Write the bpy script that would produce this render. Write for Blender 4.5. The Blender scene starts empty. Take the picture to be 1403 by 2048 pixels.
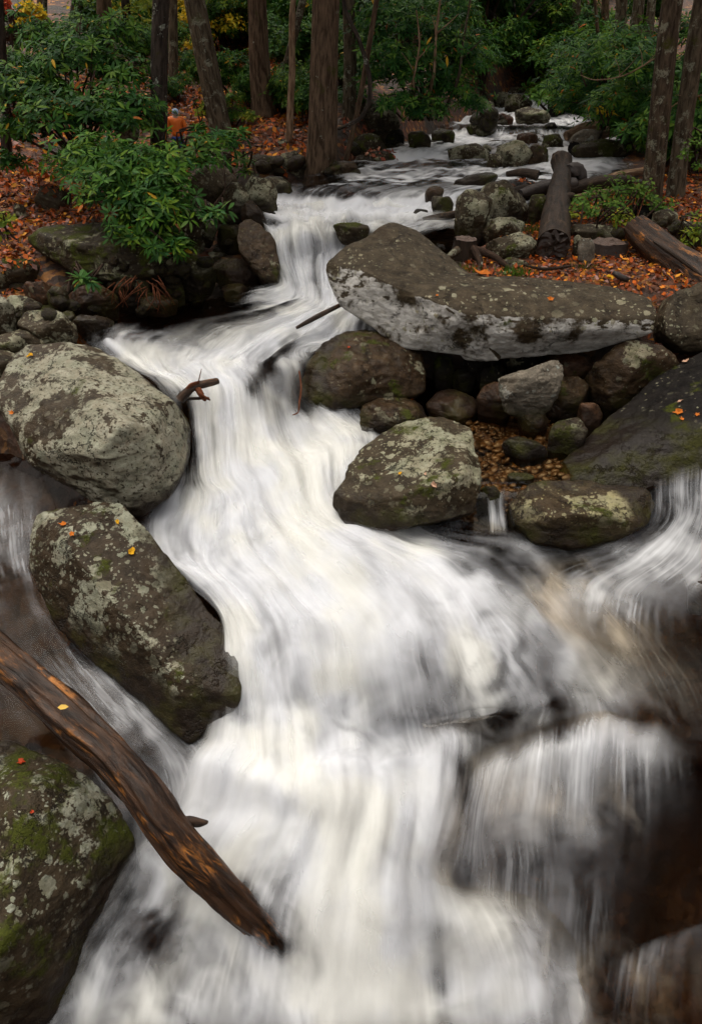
import bpy, bmesh, math, random
import numpy as np
from mathutils import Vector, Matrix
from mathutils.bvhtree import BVHTree

# ------------------------------------------------------------------ camera, sky, sun, exposure
H = 3.8                      # camera height above the foot of the nearest drop
PITCH = math.radians(31.4)
FPX = 1500.0                 # focal length in photo pixels (photo 1403 x 2048)
scene = bpy.context.scene
COL = scene.collection
cam_data = bpy.data.cameras.new('camera')
cam_data.sensor_fit = 'VERTICAL'
cam_data.sensor_height = 36.0
cam_data.lens = 36.0 * FPX / 2048.0
cam_data.clip_end = 600.0
cam = bpy.data.objects.new('camera', cam_data)
cam.location = (0, 0, H)
cam.rotation_euler = (math.pi / 2 - PITCH, 0, 0)
COL.objects.link(cam)
scene.camera = cam

SUN_EL, SUN_AZ = math.radians(74), math.radians(-40)
world = bpy.data.worlds.new('World')
scene.world = world
world.use_nodes = True
wn, wl = world.node_tree.nodes, world.node_tree.links
wn.clear()
sky = wn.new('ShaderNodeTexSky'); sky.sky_type = 'NISHITA'; sky.sun_disc = False
sky.sun_elevation = SUN_EL; sky.sun_rotation = SUN_AZ
sky.air_density = 1.0; sky.dust_density = 4.0; sky.ozone_density = 1.0
hs = wn.new('ShaderNodeHueSaturation'); hs.inputs['Saturation'].default_value = 0.22   # overcast: nearly white sky
wm_ = wn.new('ShaderNodeMix'); wm_.data_type = 'RGBA'; wm_.blend_type = 'MULTIPLY'; wm_.inputs[0].default_value = 1.0; wm_.inputs[7].default_value = (1.0, .97, .91, 1)
bg = wn.new('ShaderNodeBackground'); bg.inputs['Strength'].default_value = 0.12
wo = wn.new('ShaderNodeOutputWorld')
wl.new(sky.outputs[0], hs.inputs['Color']); wl.new(hs.outputs[0], wm_.inputs[6]); wl.new(wm_.outputs[2], bg.inputs['Color']); wl.new(bg.outputs[0], wo.inputs[0])
sun_data = bpy.data.lights.new('sun', 'SUN')
sun_data.energy = 1.5; sun_data.angle = math.radians(75); sun_data.color = (1.0, 0.94, 0.84)
sun = bpy.data.objects.new('sun', sun_data)
sd = Vector((math.sin(SUN_AZ) * math.cos(SUN_EL), math.cos(SUN_AZ) * math.cos(SUN_EL), math.sin(SUN_EL)))
sun.rotation_euler = sd.to_track_quat('Z', 'Y').to_euler()
sun.location = (0, 0, 30)
COL.objects.link(sun)
vs = scene.view_settings
vs.view_transform = 'Standard'; vs.look = 'None'; vs.gamma = 1.0; vs.exposure = 0.77
scene.cycles.use_denoising = True
scene.cycles.use_adaptive_sampling = True
scene.cycles.adaptive_threshold = 0.03
scene.cycles.max_bounces = 5
scene.cycles.diffuse_bounces = 2
scene.cycles.glossy_bounces = 2
scene.cycles.transmission_bounces = 2
scene.cycles.transparent_max_bounces = 14
scene.cycles.caustics_reflective = False
scene.cycles.caustics_refractive = False

# ------------------------------------------------------------------ survey helpers: bearings taken from the photograph -> points of the place
CP, SP = math.cos(PITCH), math.sin(PITCH)
def ray(u, v):
    x = (u - 701.5) / FPX; y = (1024 - v) / FPX
    return (x, CP + y * SP, -SP + y * CP)
def PZ(u, v, z):
    d = ray(u, v); t = (z - H) / d[2]
    return (d[0] * t, d[1] * t, z)
def PY(u, v, Y):
    d = ray(u, v); t = Y / d[1]
    return (d[0] * t, Y, H + d[2] * t)
def YZ(v, z):
    return PZ(701.5, v, z)[1]
def smooth(a, b, x):
    t = np.clip((np.asarray(x, float) - a) / (b - a), 0, 1)
    return t * t * (3 - 2 * t)

# ------------------------------------------------------------------ numpy noise
def _h(ix, iy, iz, seed):
    n = (ix * 374761393 + iy * 668265263 + iz * 2147483647 + seed * 1274126177) & 0xFFFFFFFF
    n = ((n ^ (n >> 13)) * 1274126177) & 0xFFFFFFFF
    n = ((n ^ (n >> 16)) * 2246822519) & 0xFFFFFFFF
    return ((n ^ (n >> 15)) & 0xFFFFFF) / float(0xFFFFFF)
def vnoise(P, seed=0):
    P = np.asarray(P, float)
    i = np.floor(P).astype(np.int64); f = P - i
    f = f * f * f * (f * (f * 6 - 15) + 10)
    out = 0
    for dx in (0, 1):
        wx = f[:, 0] if dx else 1 - f[:, 0]
        for dy in (0, 1):
            wy = f[:, 1] if dy else 1 - f[:, 1]
            for dz in (0, 1):
                wz = f[:, 2] if dz else 1 - f[:, 2]
                out = out + wx * wy * wz * _h(i[:, 0] + dx, i[:, 1] + dy, i[:, 2] + dz, seed)
    return out * 2 - 1
def fbm(P, oct=4, seed=0, gain=0.5):
    P = np.asarray(P, float); a = 1.0; s = 0; tot = 0
    for k in range(oct):
        s = s + a * vnoise(P * (2.03 ** k) + 17.3 * k, seed + k); tot += a; a *= gain
    return s / tot

# ------------------------------------------------------------------ object helpers
def tag(o, label=None, cat=None, group=None, kind=None):
    if label: o['label'] = label
    if cat: o['category'] = cat
    if group: o['group'] = group
    if kind: o['kind'] = kind
    return o
def mesh_np(name, V, F, smooth_shade=True):
    """V (n,3) array, F (m,k) int array with k = 3 or 4"""
    me = bpy.data.meshes.new(name)
    V = np.ascontiguousarray(V, dtype=np.float32); F = np.ascontiguousarray(F, dtype=np.int32)
    k = F.shape[1]
    me.vertices.add(len(V)); me.vertices.foreach_set('co', V.ravel())
    me.loops.add(F.size); me.loops.foreach_set('vertex_index', F.ravel())
    me.polygons.add(len(F)); me.polygons.foreach_set('loop_start', np.arange(0, F.size, k, dtype=np.int32))
    me.polygons.foreach_set('use_smooth', np.full(len(F), smooth_shade))
    me.update(calc_edges=True)
    return me
def link(name, me, mat=None, parent=None, loc=None):
    o = bpy.data.objects.new(name, me); COL.objects.link(o)
    if mat is not None and me is not None and not me.materials: me.materials.append(mat)
    if parent is not None: o.parent = parent
    if loc is not None: o.location = loc
    return o
def empty(name, loc):
    o = bpy.data.objects.new(name, None); COL.objects.link(o); o.location = loc
    o.empty_display_size = 0.1
    return o
def color_attr(me, cols, name='tint'):
    a = me.color_attributes.new(name, 'FLOAT_COLOR', 'POINT')
    c = np.ones((len(me.vertices), 4), np.float32); c[:, :3] = cols
    a.data.foreach_set('color', c.ravel())

# ------------------------------------------------------------------ shader helpers
class NT:
    def __init__(s, name):
        s.mat = bpy.data.materials.new(name); s.mat.use_nodes = True
        s.t = s.mat.node_tree; s.t.nodes.clear()
        s.out = s.t.nodes.new('ShaderNodeOutputMaterial')
    def n(s, typ, **kw):
        nd = s.t.nodes.new(typ)
        for k, v in kw.items():
            if hasattr(nd, k) and k not in nd.inputs: setattr(nd, k, v)
            else: s.set(nd.inputs[k], v)
        return nd
    def set(s, inp, v):
        if isinstance(v, bpy.types.NodeSocket): s.t.links.new(v, inp)
        elif isinstance(v, (tuple, list)) and len(v) == 3 and inp.type == 'RGBA': inp.default_value = (*v, 1)
        else: inp.default_value = v
    def math(s, op, a, b=0.0, c=None, clamp=False):
        nd = s.t.nodes.new('ShaderNodeMath'); nd.operation = op; nd.use_clamp = clamp
        s.set(nd.inputs[0], a); s.set(nd.inputs[1], b)
        if c is not None: s.set(nd.inputs[2], c)
        return nd.outputs[0]
    def mix(s, f, a, b, typ='MIX'):
        nd = s.t.nodes.new('ShaderNodeMix'); nd.data_type = 'RGBA'; nd.blend_type = typ
        s.set(nd.inputs[0], f); s.set(nd.inputs[6], a); s.set(nd.inputs[7], b)
        return nd.outputs[2]
    def fmix(s, f, a, b):
        nd = s.t.nodes.new('ShaderNodeMix'); nd.data_type = 'FLOAT'
        s.set(nd.inputs[0], f); s.set(nd.inputs[2], a); s.set(nd.inputs[3], b)
        return nd.outputs[0]
    def step(s, x, a, b, lo=0.0, hi=1.0):
        nd = s.t.nodes.new('ShaderNodeMapRange'); nd.interpolation_type = 'SMOOTHSTEP'
        s.set(nd.inputs[0], x); s.set(nd.inputs[1], a); s.set(nd.inputs[2], b); s.set(nd.inputs[3], lo); s.set(nd.inputs[4], hi)
        return nd.outputs[0]
    def noise(s, vec, scale, detail=4.0, rough=0.55, dist=0.0):
        nd = s.t.nodes.new('ShaderNodeTexNoise')
        s.set(nd.inputs['Vector'], vec); s.set(nd.inputs['Scale'], scale); s.set(nd.inputs['Detail'], detail)
        s.set(nd.inputs['Roughness'], rough); s.set(nd.inputs['Distortion'], dist)
        return nd.outputs[0], nd.outputs[1]
    def voro(s, vec, scale, feature='F1', rnd=1.0):
        nd = s.t.nodes.new('ShaderNodeTexVoronoi'); nd.feature = feature
        s.set(nd.inputs['Vector'], vec); s.set(nd.inputs['Scale'], scale); s.set(nd.inputs['Randomness'], rnd)
        return nd
    def vscale(s, vec, sc):
        nd = s.t.nodes.new('ShaderNodeMapping'); s.set(nd.inputs['Vector'], vec); nd.inputs['Scale'].default_value = sc
        return nd.outputs[0]
    def vadd(s, a, b, k=1.0):
        m = s.t.nodes.new('ShaderNodeVectorMath'); m.operation = 'MULTIPLY_ADD'
        s.set(m.inputs[0], b); m.inputs[1].default_value = (k, k, k); s.set(m.inputs[2], a)
        return m.outputs[0]
    def bump(s, h, strength=0.5, dist=0.02, normal=None):
        nd = s.t.nodes.new('ShaderNodeBump'); nd.inputs['Strength'].default_value = strength; nd.inputs['Distance'].default_value = dist
        s.set(nd.inputs['Height'], h)
        if normal is not None: s.set(nd.inputs['Normal'], normal)
        return nd.outputs[0]
    def bsdf(s, **kw):
        nd = s.t.nodes.new('ShaderNodeBsdfPrincipled')
        for k, v in kw.items(): s.set(nd.inputs[k.replace('_', ' ')], v)
        return nd.outputs[0]
    def done(s, sh):
        s.t.links.new(sh, s.out.inputs['Surface']); return s.mat

def ext_pre(m, P): return m.noise(P, 2.6, 5, .65)[0]
def rock_material(name, dark=(.035, .028, .022), mid=(.10, .085, .068), lichen=0.5, lcol=(.25, .24, .165), lcol2=(.40, .38, .29),
                  spots=0.5, moss=0.3, wet=0.12, rough=0.55, streaky=1.0, red=0.0, face=0.0, spec=.12):
    """damp sandstone with crusty lichen patches, moss and a wet foot"""
    m = NT(name)
    tc = m.n('ShaderNodeTexCoord'); P = tc.outputs['Object']
    oi = m.n('ShaderNodeObjectInfo')
    P = m.vadd(P, oi.outputs['Location'], 1.0)
    geo = m.n('ShaderNodeNewGeometry')
    sepP = m.n('ShaderNodeSeparateXYZ', Vector=tc.outputs['Object'])
    sepN = m.n('ShaderNodeSeparateXYZ', Vector=geo.outputs['Normal'])
    big, bigc = m.noise(P, 2.2, 4, .6)
    med, _ = m.noise(m.vscale(P, (1, 1, 1.7 * streaky)), 8, 5, .65)
    fine, _ = m.noise(P, 70, 2, .7)
    warp, warpc = m.noise(P, 14, 3, .7)
    wv = m.n('ShaderNodeVectorMath', operation='SUBTRACT'); m.set(wv.inputs[0], warpc); wv.inputs[1].default_value = (.5, .5, .5)
    PW = m.vadd(P, wv.outputs[0], .06)
    dark = (dark[0] * .78, dark[1] * .70, dark[2] * .58); mid = (mid[0] * .92, mid[1] * .82, mid[2] * .68)
    base = m.mix(m.step(med, .3, .72), dark, mid)
    base = m.mix(m.step(fine, .5, .75, 0, .35), base, tuple(c * 1.6 for c in mid))
    base = m.mix(m.step(big, .5, .72, 0, .5), base, (dark[0] * 1.6 + red * .06, dark[1] * 1.25, dark[2]))
    if face:      # pale broken face, turned to the stream
        dn = m.n('ShaderNodeVectorMath', operation='DOT_PRODUCT'); m.set(dn.inputs[0], geo.outputs['Normal']); dn.inputs[1].default_value = (-.35, -.78, -.52)
        fk = m.math('ADD', dn.outputs['Value'], m.math('MULTIPLY', m.math('SUBTRACT', med, .5), 1.5))
        fk = m.math('MULTIPLY', m.step(fk, .46, .60), m.step(ext_pre(m, P), .40, .50), clamp=True)
        base = m.mix(m.math('MULTIPLY', fk, face), base, m.mix(m.step(med, .3, .7), (.24, .225, .20), (.46, .44, .41)))
    # wet foot: no lichen grows there
    zw = m.math('ADD', m.n('ShaderNodeAttribute', attribute_name='above_water').outputs['Fac'], m.math('MULTIPLY', m.math('SUBTRACT', med, .5), .22))
    dry = m.step(zw, .13, .30)
    # lichen carpets
    ext, _ = m.noise(PW, 3.4, 6, .68)
    thr = 0.70 - 0.30 * lichen
    zone, _ = m.noise(P, 1.1, 2, .5)
    extz = m.math('ADD', ext, m.math('MULTIPLY', m.math('SUBTRACT', zone, .5), .55))
    carpet = m.step(extz, thr, thr + .035)
    frag, _ = m.noise(P, 34, 3, .7)
    carpet = m.math('MULTIPLY', carpet, m.step(frag, .36, .46))
    # round lichen discs of several sizes
    def discs(scale, rmin, rmax, keep):
        v = m.voro(PW, scale)
        sc = m.n('ShaderNodeSeparateColor', Color=v.outputs['Color'])
        r = m.fmix(sc.outputs[0], rmin, rmax)
        d = m.math('ADD', v.outputs['Distance'], m.math('MULTIPLY', m.math('SUBTRACT', frag, .5), .22))
        inside = m.math('SUBTRACT', r, d)
        k = m.step(inside, 0.0, .03)
        return m.math('MULTIPLY', k, m.math('LESS_THAN', sc.outputs[1], keep)), sc
    d1, c1 = discs(8.0, .10, .46, .42 * spots)
    d2, c2 = discs(19.0, .12, .48, .5 * spots)
    d3, c3 = discs(38.0, .15, .45, .45 * spots)
    pres = m.step(m.noise(P, 1.7, 3, .5)[0], .50 - .18 * spots, .60)
    dd = m.math('MAXIMUM', d1, m.math('MAXIMUM', d2, d3))
    dd = m.math('MULTIPLY', dd, m.fmix(pres, .25, 1.0))
    L = m.math('MAXIMUM', carpet, dd)
    up = m.step(sepN.outputs['Z'], -.55, .05)
    L = m.math('MULTIPLY', m.math('MULTIPLY', L, dry), up, clamp=True)
    lc = m.mix(m.step(med, .35, .65), lcol, lcol2)
    lc = m.mix(m.math('MULTIPLY', c2.outputs[2], .55), lc, (.24, .20, .14))
    lc = m.mix(m.math('MULTIPLY', c1.outputs[2], .4), lc, (.24, .26, .19))
    lc = m.mix(m.step(fine, .45, .75, 0, .4), lc, tuple(c * .55 for c in lcol))
    col = m.mix(L, base, lc)
    # cracks and bedding planes
    ck = m.voro(m.vscale(m.vadd(P, wv.outputs[0], .22), (1.0, 1.0, 1.9)), 1.7, 'DISTANCE_TO_EDGE')
    crack = m.math('MULTIPLY', m.step(ck.outputs['Distance'], .022, .004), m.step(ext, .42, .60))
    col = m.mix(m.math('MULTIPLY', crack, .8), col, (.012, .010, .008))
    # moss
    mn, _ = m.noise(P, 3.1, 4, .65)
    mk = m.math('MULTIPLY', m.step(mn, .72 - .28 * moss, .80 - .24 * moss), m.step(frag, .3, .5))
    mk = m.math('MULTIPLY', mk, m.step(sepN.outputs['Z'], -.6, .2), clamp=True)
    mosscol = m.mix(fine, (.014, .020, .003), (.070, .076, .010))
    col = m.mix(mk, col, mosscol)
    h = m.math('ADD', m.math('MULTIPLY', med, 1.0), m.math('MULTIPLY', fine, .22))
    h = m.math('ADD', h, m.math('MULTIPLY', L, .12))
    h = m.math('ADD', h, m.math('MULTIPLY', mk, .3))
    h = m.math('SUBTRACT', h, m.math('MULTIPLY', crack, 1.2))
    nrm = m.bump(h, .6, .04)
    wetf = m.math('SUBTRACT', 1.0, dry)
    col = m.mix(m.math('MULTIPLY', wetf, .75), col, m.mix(m.step(mn, .45, .6), (.016, .011, .008), (.030, .027, .007)))
    ro = m.fmix(m.math('MAXIMUM', L, mk), m.fmix(dry, .28, rough), .85)
    return m.done(m.bsdf(Base_Color=col, Roughness=ro, Normal=nrm, Specular_IOR_Level=m.fmix(dry, .14, spec)))

MAT = {}
MAT['rock_lichen'] = rock_material('lichen_boulder', (.024, .019, .012), (.062, .050, .034), .70, (.150, .142, .082), (.315, .300, .210), .85, .55)
MAT['rock_lichen_b'] = rock_material('grey_green_lichen_boulder', (.022, .017, .012), (.056, .044, .032), .62, (.150, .150, .100), (.330, .330, .255), 1.0, .5)
MAT['rock_lichen_c'] = rock_material('yellow_lichen_boulder', (.026, .019, .011), (.066, .052, .032), .60, (.165, .145, .060), (.300, .262, .130), .95, .55)
MAT['rock_lichen_d'] = rock_material('mint_spotted_boulder', (.020, .016, .011), (.054, .043, .030), .50, (.135, .128, .072), (.340, .355, .290), 1.0, .75)
MAT['rock_pale'] = rock_material('pale_lichen_boulder', (.024, .019, .013), (.062, .050, .036), .86, (.180, .170, .122), (.33, .315, .245), .8, .36)
MAT['rock_slabface'] = rock_material('undercut_slab', (.030, .024, .016), (.074, .062, .044), .05, (.16, .15, .09), (.30, .27, .19), .5, .14, face=1.0)
MAT['rock_slab'] = rock_material('dark_slab', (.030, .024, .017), (.070, .060, .044), .12, (.16, .15, .09), (.28, .26, .18), .6, .2)
MAT['rock_wet'] = rock_material('wet_boulder', (.020, .013, .008), (.066, .046, .029), .35, (.12, .11, .06), (.20, .18, .12), .4, .55, rough=.35)
MAT['rock_dark'] = rock_material('dark_wet_rock', (.006, .0055, .006), (.017, .016, .0165), .12, (.13, .12, .065), (.23, .21, .14), .25, .55, rough=.7, spec=.08)
MAT['rock_brown'] = rock_material('brown_rock', (.030, .016, .010), (.098, .056, .036), .12, (.12, .11, .06), (.2, .18, .12), .18, .35, rough=.4, red=.4)
MAT['rock_moss'] = rock_material('mossy_rock', (.018, .014, .009), (.05, .04, .027), .42, (.13, .125, .065), (.22, .21, .13), .5, .9)
MAT['rock_grey'] = rock_material('grey_rock', (.085, .08, .073), (.22, .21, .195), .35, (.24, .24, .22), (.3, .3, .28), .3, .0, rough=.7)
MAT['rock_far'] = rock_material('far_lichen_rock', (.022, .018, .012), (.06, .05, .036), .6, (.15, .145, .085), (.25, .24, .16), .6, .55)
# ------------------------------------------------------------------ stream profile and ground
PROF_Y = [0, 1.9, 2.6, 3.35, 3.6, 3.92, 4.25, 4.9, 5.56, 5.95, 6.3, 6.74, 8.9, 9.4, 9.7, 10.2, 11.2, 11.7, 13.3, 15.0, 15.6, 18.3, 19, 20.3, 21, 23.6, 24.5, 27, 30, 60, 140]
PROF_Z = [-1.1, -.8, -.3, -.02, .25, .58, .64, .72, .82, 1.05, 1.28, 1.33, 1.38, 1.65, 1.93, 1.98, 2.03, 2.15, 2.16, 2.17, 2.26, 2.27, 2.38, 2.395, 2.49, 2.56, 2.89, 4.1, 5.2, 11.4, 26.4]
LEFT_E = ([0, 2, 3.4, 4.2, 5.0, 5.6, 6.3, 7.4, 8.4, 8.9, 9.3, 9.6, 10.2, 11.2, 12.4, 13.0, 13.4, 15, 18, 21, 24, 26, 30], [-2.6, -2.4, -2.2, -2.2, -2.0, -1.75, -1.9, -3.0, -3.0, -2.7, -2.3, -2.1, -1.9, -1.75, -1.5, -.9, -.4, .3, 1.6, 3.0, 4.2, 4.8, 5.5])
RIGHT_E = ([0, 2, 3.4, 4.5, 5.2, 6.2, 7.0, 8.4, 9.2, 9.8, 10.6, 11.7, 13.3, 15, 18, 21, 24, 26, 30], [3.5, 3.2, 3.0, 3.0, 3.0, 2.4, .5, .4, 1.0, 1.4, 2.0, 2.9, 4.8, 5.9, 6.6, 7.0, 7.4, 7.6, 8])
ZL = ([0, 2, 4, 5, 6, 7, 8, 9, 10, 12, 16, 22, 30, 60, 140], [-1.2, -.9, -.1, .2, .8, 1.2, 1.35, 1.65, 1.95, 2.15, 2.75, 3.6, 5.0, 11, 26])
ZR = ([0, 2, 3.3, 4, 5, 5.6, 6.6, 7.3, 7.7, 11, 14, 18, 24, 30, 60, 140], [-1.5, -1.3, -.5, .15, .5, .66, .78, 1.6, 1.8, 2.12, 2.42, 2.8, 3.4, 4.8, 11, 26])
def ground_z(x, y):
    x = np.asarray(x, float); y = np.asarray(y, float)
    zc = np.interp(y, PROF_Y, PROF_Z) - .42
    xl = np.interp(y, *LEFT_E); xr = np.interp(y, *RIGHT_E)
    dl = xl - x; dr = x - xr
    wl = smooth(-.15, .75, dl); wr = smooth(-.15, .75, dr)
    zl = np.interp(y, *ZL) + .05 * np.clip(dl - 2, 0, 60)
    zr = np.interp(y, *ZR) + .05 * np.clip(dr - 3.5, 0, 60)
    z = zc * (1 - wl) * (1 - wr) + zl * wl + zr * wr
    z = z + .75 * np.clip(np.abs(x) - (7.5 + .55 * np.clip(y, 0, 60)), 0, 30)  # unseen valley sides, added beyond the view to block low sky light
    P = np.stack([x * .9, y * .9, 0 * x], -1).reshape(-1, 3)
    nz = fbm(P, 4, 5).reshape(z.shape)
    return z + nz * (.10 * wl + .05 * wr) + .9 * smooth(26, 60, y) * fbm(P * .08, 2, 9).reshape(z.shape)
# ------------------------------------------------------------------ water sheets: lofted along the current
def catmull(A, ts):
    """A (n, ...), ts in [0, n-1]"""
    n = len(A); i = np.clip(np.floor(ts).astype(int), 0, n - 2); f = (ts - i)
    f = f.reshape((-1,) + (1,) * (A.ndim - 1))
    p0 = A[np.clip(i - 1, 0, n - 1)]; p1 = A[i]; p2 = A[i + 1]; p3 = A[np.clip(i + 2, 0, n - 1)]
    m1 = (p2 - p0) * .45; m2 = (p3 - p1) * .45
    return (2 * f**3 - 3 * f**2 + 1) * p1 + (f**3 - 2 * f**2 + f) * m1 + (-2 * f**3 + 3 * f**2) * p2 + (f**3 - f**2) * m2
def loft(rungs, ncol, step):
    """rungs: list of (mode, level, [(u, v, foam[, level])...]); returns grid (rows, cols, 4)"""
    A = []
    for mode, lev, nodes in rungs:
        row = []
        for nd in nodes:
            lv = nd[3] if len(nd) > 3 else lev
            p = PZ(nd[0], nd[1], lv) if mode == 'z' else PY(nd[0], nd[1], lv)
            row.append((*p, nd[2]))
        A.append(row)
    A = np.array(A, float)
    ts = [0.0]
    for i in range(len(A) - 1):
        L = np.linalg.norm(A[i + 1, :, :3] - A[i, :, :3], axis=1).mean()
        n = max(4, int(L / step)); ts += list(i + (np.arange(n) + 1) / n)
    ts = np.array(ts)
    B = catmull(A, ts)
    B = np.swapaxes(catmull(np.swapaxes(B, 0, 1), np.linspace(0, A.shape[1] - 1, ncol)), 0, 1)
    tc = np.linspace(0, 1, ncol); q = np.stack([tc * 9, 0 * tc + len(rungs), 0 * tc], -1); q3 = q * np.array([3.1, 1, 1])
    off = .42 * fbm(q, 2, 7) + .16 * fbm(q3, 2, 8); nmax = len(A) - 1
    win = np.minimum(np.minimum(ts, nmax - ts), 1.0)
    for c in range(ncol):
        tq = ts + off[c] * win
        for k in range(4): B[:, c, k] = np.interp(tq, ts, B[:, c, k])
    B[..., 3] = np.clip(B[..., 3], 0, 1)
    return B
def grid_faces(r, c):
    idx = np.arange(r * c).reshape(r, c)
    return np.stack([idx[:-1, :-1], idx[1:, :-1], idx[1:, 1:], idx[:-1, 1:]], -1).reshape(-1, 4)
FOAM_STROKES = []
def stroke(pts, z, w, amt):
    FOAM_STROKES.append((np.array([PZ(u, v, zz if zz is not None else z)[:2] for (u, v, *r) in pts for zz in [r[0] if r else None]]), w, amt))
def seg_dist(P, poly):
    d = np.full(len(P), 1e9)
    for a, b in zip(poly[:-1], poly[1:]):
        ab = b - a; t = np.clip(((P - a) @ ab) / (ab @ ab + 1e-9), 0, 1)
        d = np.minimum(d, np.linalg.norm(P - (a + t[:, None] * ab), axis=1))
    return d
SHEETS = []
def water_sheet(name, rungs, ncol, step, mat, label, seed=1, relief=.03, tmul=1.0, lift=0.0, edge=.06, smul=1.0, fine=1.0, veil=1.0, cream=1.0, shells=0, shell_step=.022, fscale=1.0, turb=None, turbk=.85, thread=1.0):
    B = loft(rungs, ncol, step); B[..., 3] = np.clip(B[..., 3] * fscale, 0, 1)
    R, C = B.shape[:2]
    V = B[..., :3].reshape(-1, 3).copy(); foam = B[..., 3].reshape(-1).copy()
    ds = np.linalg.norm(np.diff(B[..., :3], axis=0), axis=2)
    s = np.concatenate([np.zeros((1, C)), np.cumsum(ds, axis=0)]); s = .5 * s + .5 * s.mean(axis=1, keepdims=True)
    t = np.tile(np.linspace(0, 1, C), (R, 1))
    width = np.linalg.norm(np.diff(B[..., :3], axis=1), axis=2).sum(axis=1).mean()
    tt = t * width * tmul; ss = s * smul
    for poly, w, amt in FOAM_STROKES:
        d = seg_dist(V[:, :2], poly)
        wob = 1 + .5 * fbm(np.stack([V[:, 0] * 5, V[:, 1] * 5, 0 * d], -1), 2, 77)
        foam = np.clip(foam + amt * np.exp(-(d / (w * wob)) ** 2), 0, 1)
    q = np.stack([tt.ravel() * 4, ss.ravel() * .7, 0 * foam], -1)
    ridge = fbm(q, 3, seed)
    q2 = np.stack([V[:, 0] * 3.2, V[:, 1] * 3.2, V[:, 2] * 2], -1)
    billow = fbm(q2 * .55, 2, seed + 9)
    # local normal direction: use slope so that falls move outward
    G = V.reshape(R, C, 3)
    du = np.gradient(G, axis=0); dv = np.gradient(G, axis=1)
    N = np.cross(du, dv); N /= np.linalg.norm(N, axis=2, keepdims=True) + 1e-9
    N *= np.sign(N[..., 2:3] + 1e-6)
    amp = relief * (.35 + foam)
    V = V + N.reshape(-1, 3) * ((ridge * .8 + billow * 1.0) * amp)[:, None]
    V[:, 2] += lift
    # white threads drawn out along the current, laid into the foam
    Q0 = np.stack([tt.ravel(), ss.ravel(), np.full(len(V), seed * 3.1)], -1)
    wx = fbm(V * 2.2, 2, seed + 11)
    Q0[:, 0] += .05 * wx; Q0[:, 1] += .25 * fbm(V * 1.7, 2, seed + 12)
    s1 = fbm(Q0 * np.array([6 * fine, .5, 1]), 3, seed + 13)
    s2 = fbm(Q0 * np.array([19 * fine, .8, 1]) + 5, 3, seed + 14)
    s3 = fbm(Q0 * np.array([60 * fine, 1.6, 1]) + 9, 2, seed + 15)
    b1 = fbm(np.stack([V[:, 0], V[:, 1], V[:, 2] * .8], -1) * 2.4 + .35 * wx[:, None], 4, seed + 16)
    b2 = fbm(V * 8 + 1.2 * wx[:, None], 3, seed + 17)
    sw = np.stack([fbm(V * 3.1 + 60, 2, seed + 23), fbm(V * 3.1 + 90, 2, seed + 24), 0 * wx], -1)
    bf = fbm(Q0 * np.array([6, 1.7, 1]) + .8 * sw + 21, 4, seed + 19)
    tb = turbk * np.repeat(smooth(*turb, np.linspace(0, 1, R))[:, None], C, 1).ravel() if turb else 0 * foam
    cl = fbm(V * np.array([4.5, 3.2, 3.2]) + 1.6 * sw + 12, 4, seed + 26)
    st = (1 - .65 * tb) * (.16 * s1 + .09 * s2 + .05 * s3 + .42 * bf) + .42 * b1 + .10 * b2 + tb * .55 * cl
    calm = .45 + .85 * smooth(-.35, .4, fbm(np.stack([V[:, 0], V[:, 1], V[:, 2]], -1) * 1.3 + 40, 2, seed + 18))
    f = foam + st * calm * foam * (1.22 - foam) * 2.7 * veil
    s4 = fbm(Q0 * np.array([95 * fine, 2.2, 1]) + .5 * sw + 77, 2, seed + 27)
    gate = smooth(-.25, .35, fbm(V * 2.1 + 15, 2, seed + 28))
    f = f + thread * foam * (1.05 - foam) * gate * (1.1 * np.maximum(s3, 0) + .9 * np.maximum(s4, 0) + .5 * np.maximum(s2, 0) - .22)
    f = f * (1 - .10 * (1 - foam))
    f = smooth(.08, 1.06, f) * .985
    tcol = smooth(-.35, .45, b1 + .3 * s1)[:, None] * cream
    tint = np.array([.80, .81, .845]) * (1 - tcol) + np.array([.82, .815, .78]) * tcol
    me = mesh_np(name, V, grid_faces(R, C))
    me.attributes.new('foam', 'FLOAT', 'POINT').data.foreach_set('value', f.astype(np.float32))
    color_attr(me, tint)
    e = np.minimum(t, 1 - t).ravel()
    r_ = np.tile(np.linspace(0, 1, R)[:, None], (1, C)).ravel(); e = np.minimum(e, np.minimum(r_, 1 - r_) * 2.2)
    me.attributes.new('edge', 'FLOAT', 'POINT').data.foreach_set('value', smooth(0, edge, e).astype(np.float32))
    fl = np.stack([tt.ravel(), ss.ravel(), np.full(len(V), seed * 3.1)], -1).astype(np.float32)
    me.attributes.new('flow', 'FLOAT_VECTOR', 'POINT').data.foreach_set('vector', fl.ravel())
    o = link(name, me, mat); tag(o, label, None, None, 'structure')
    SHEETS.append(B)
    # thin veils of spray above the foam, so that its rim is soft
    for k in range(shells):
        Q1 = Q0 * np.array([26 * fine, 2.2, 1]) + 31 * (k + 1)
        wisp = .5 + .5 * fbm(Q0 * np.array([12 * fine, 2.4, 1]) + .8 * sw + 31 * (k + 1), 3, seed + 60 + k); wisp2 = .5 + .5 * fbm(Q0 * np.array([9, 2.0, 1]) + 3 * k, 2, seed + 70 + k)
        fk = smooth(.42 + .07 * k, .95, .55 * wisp + .45 * wisp2 + .12) * smooth(.30, .85, foam) * (.45 - .09 * k)
        Vk = V + N.reshape(-1, 3) * (shell_step * (k + 1) * (.6 + .8 * wisp2))[:, None]
        rs, cs = np.arange(0, R, 2), np.arange(0, C, 2); sub = (rs[:, None] * C + cs[None, :]).ravel()
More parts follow.
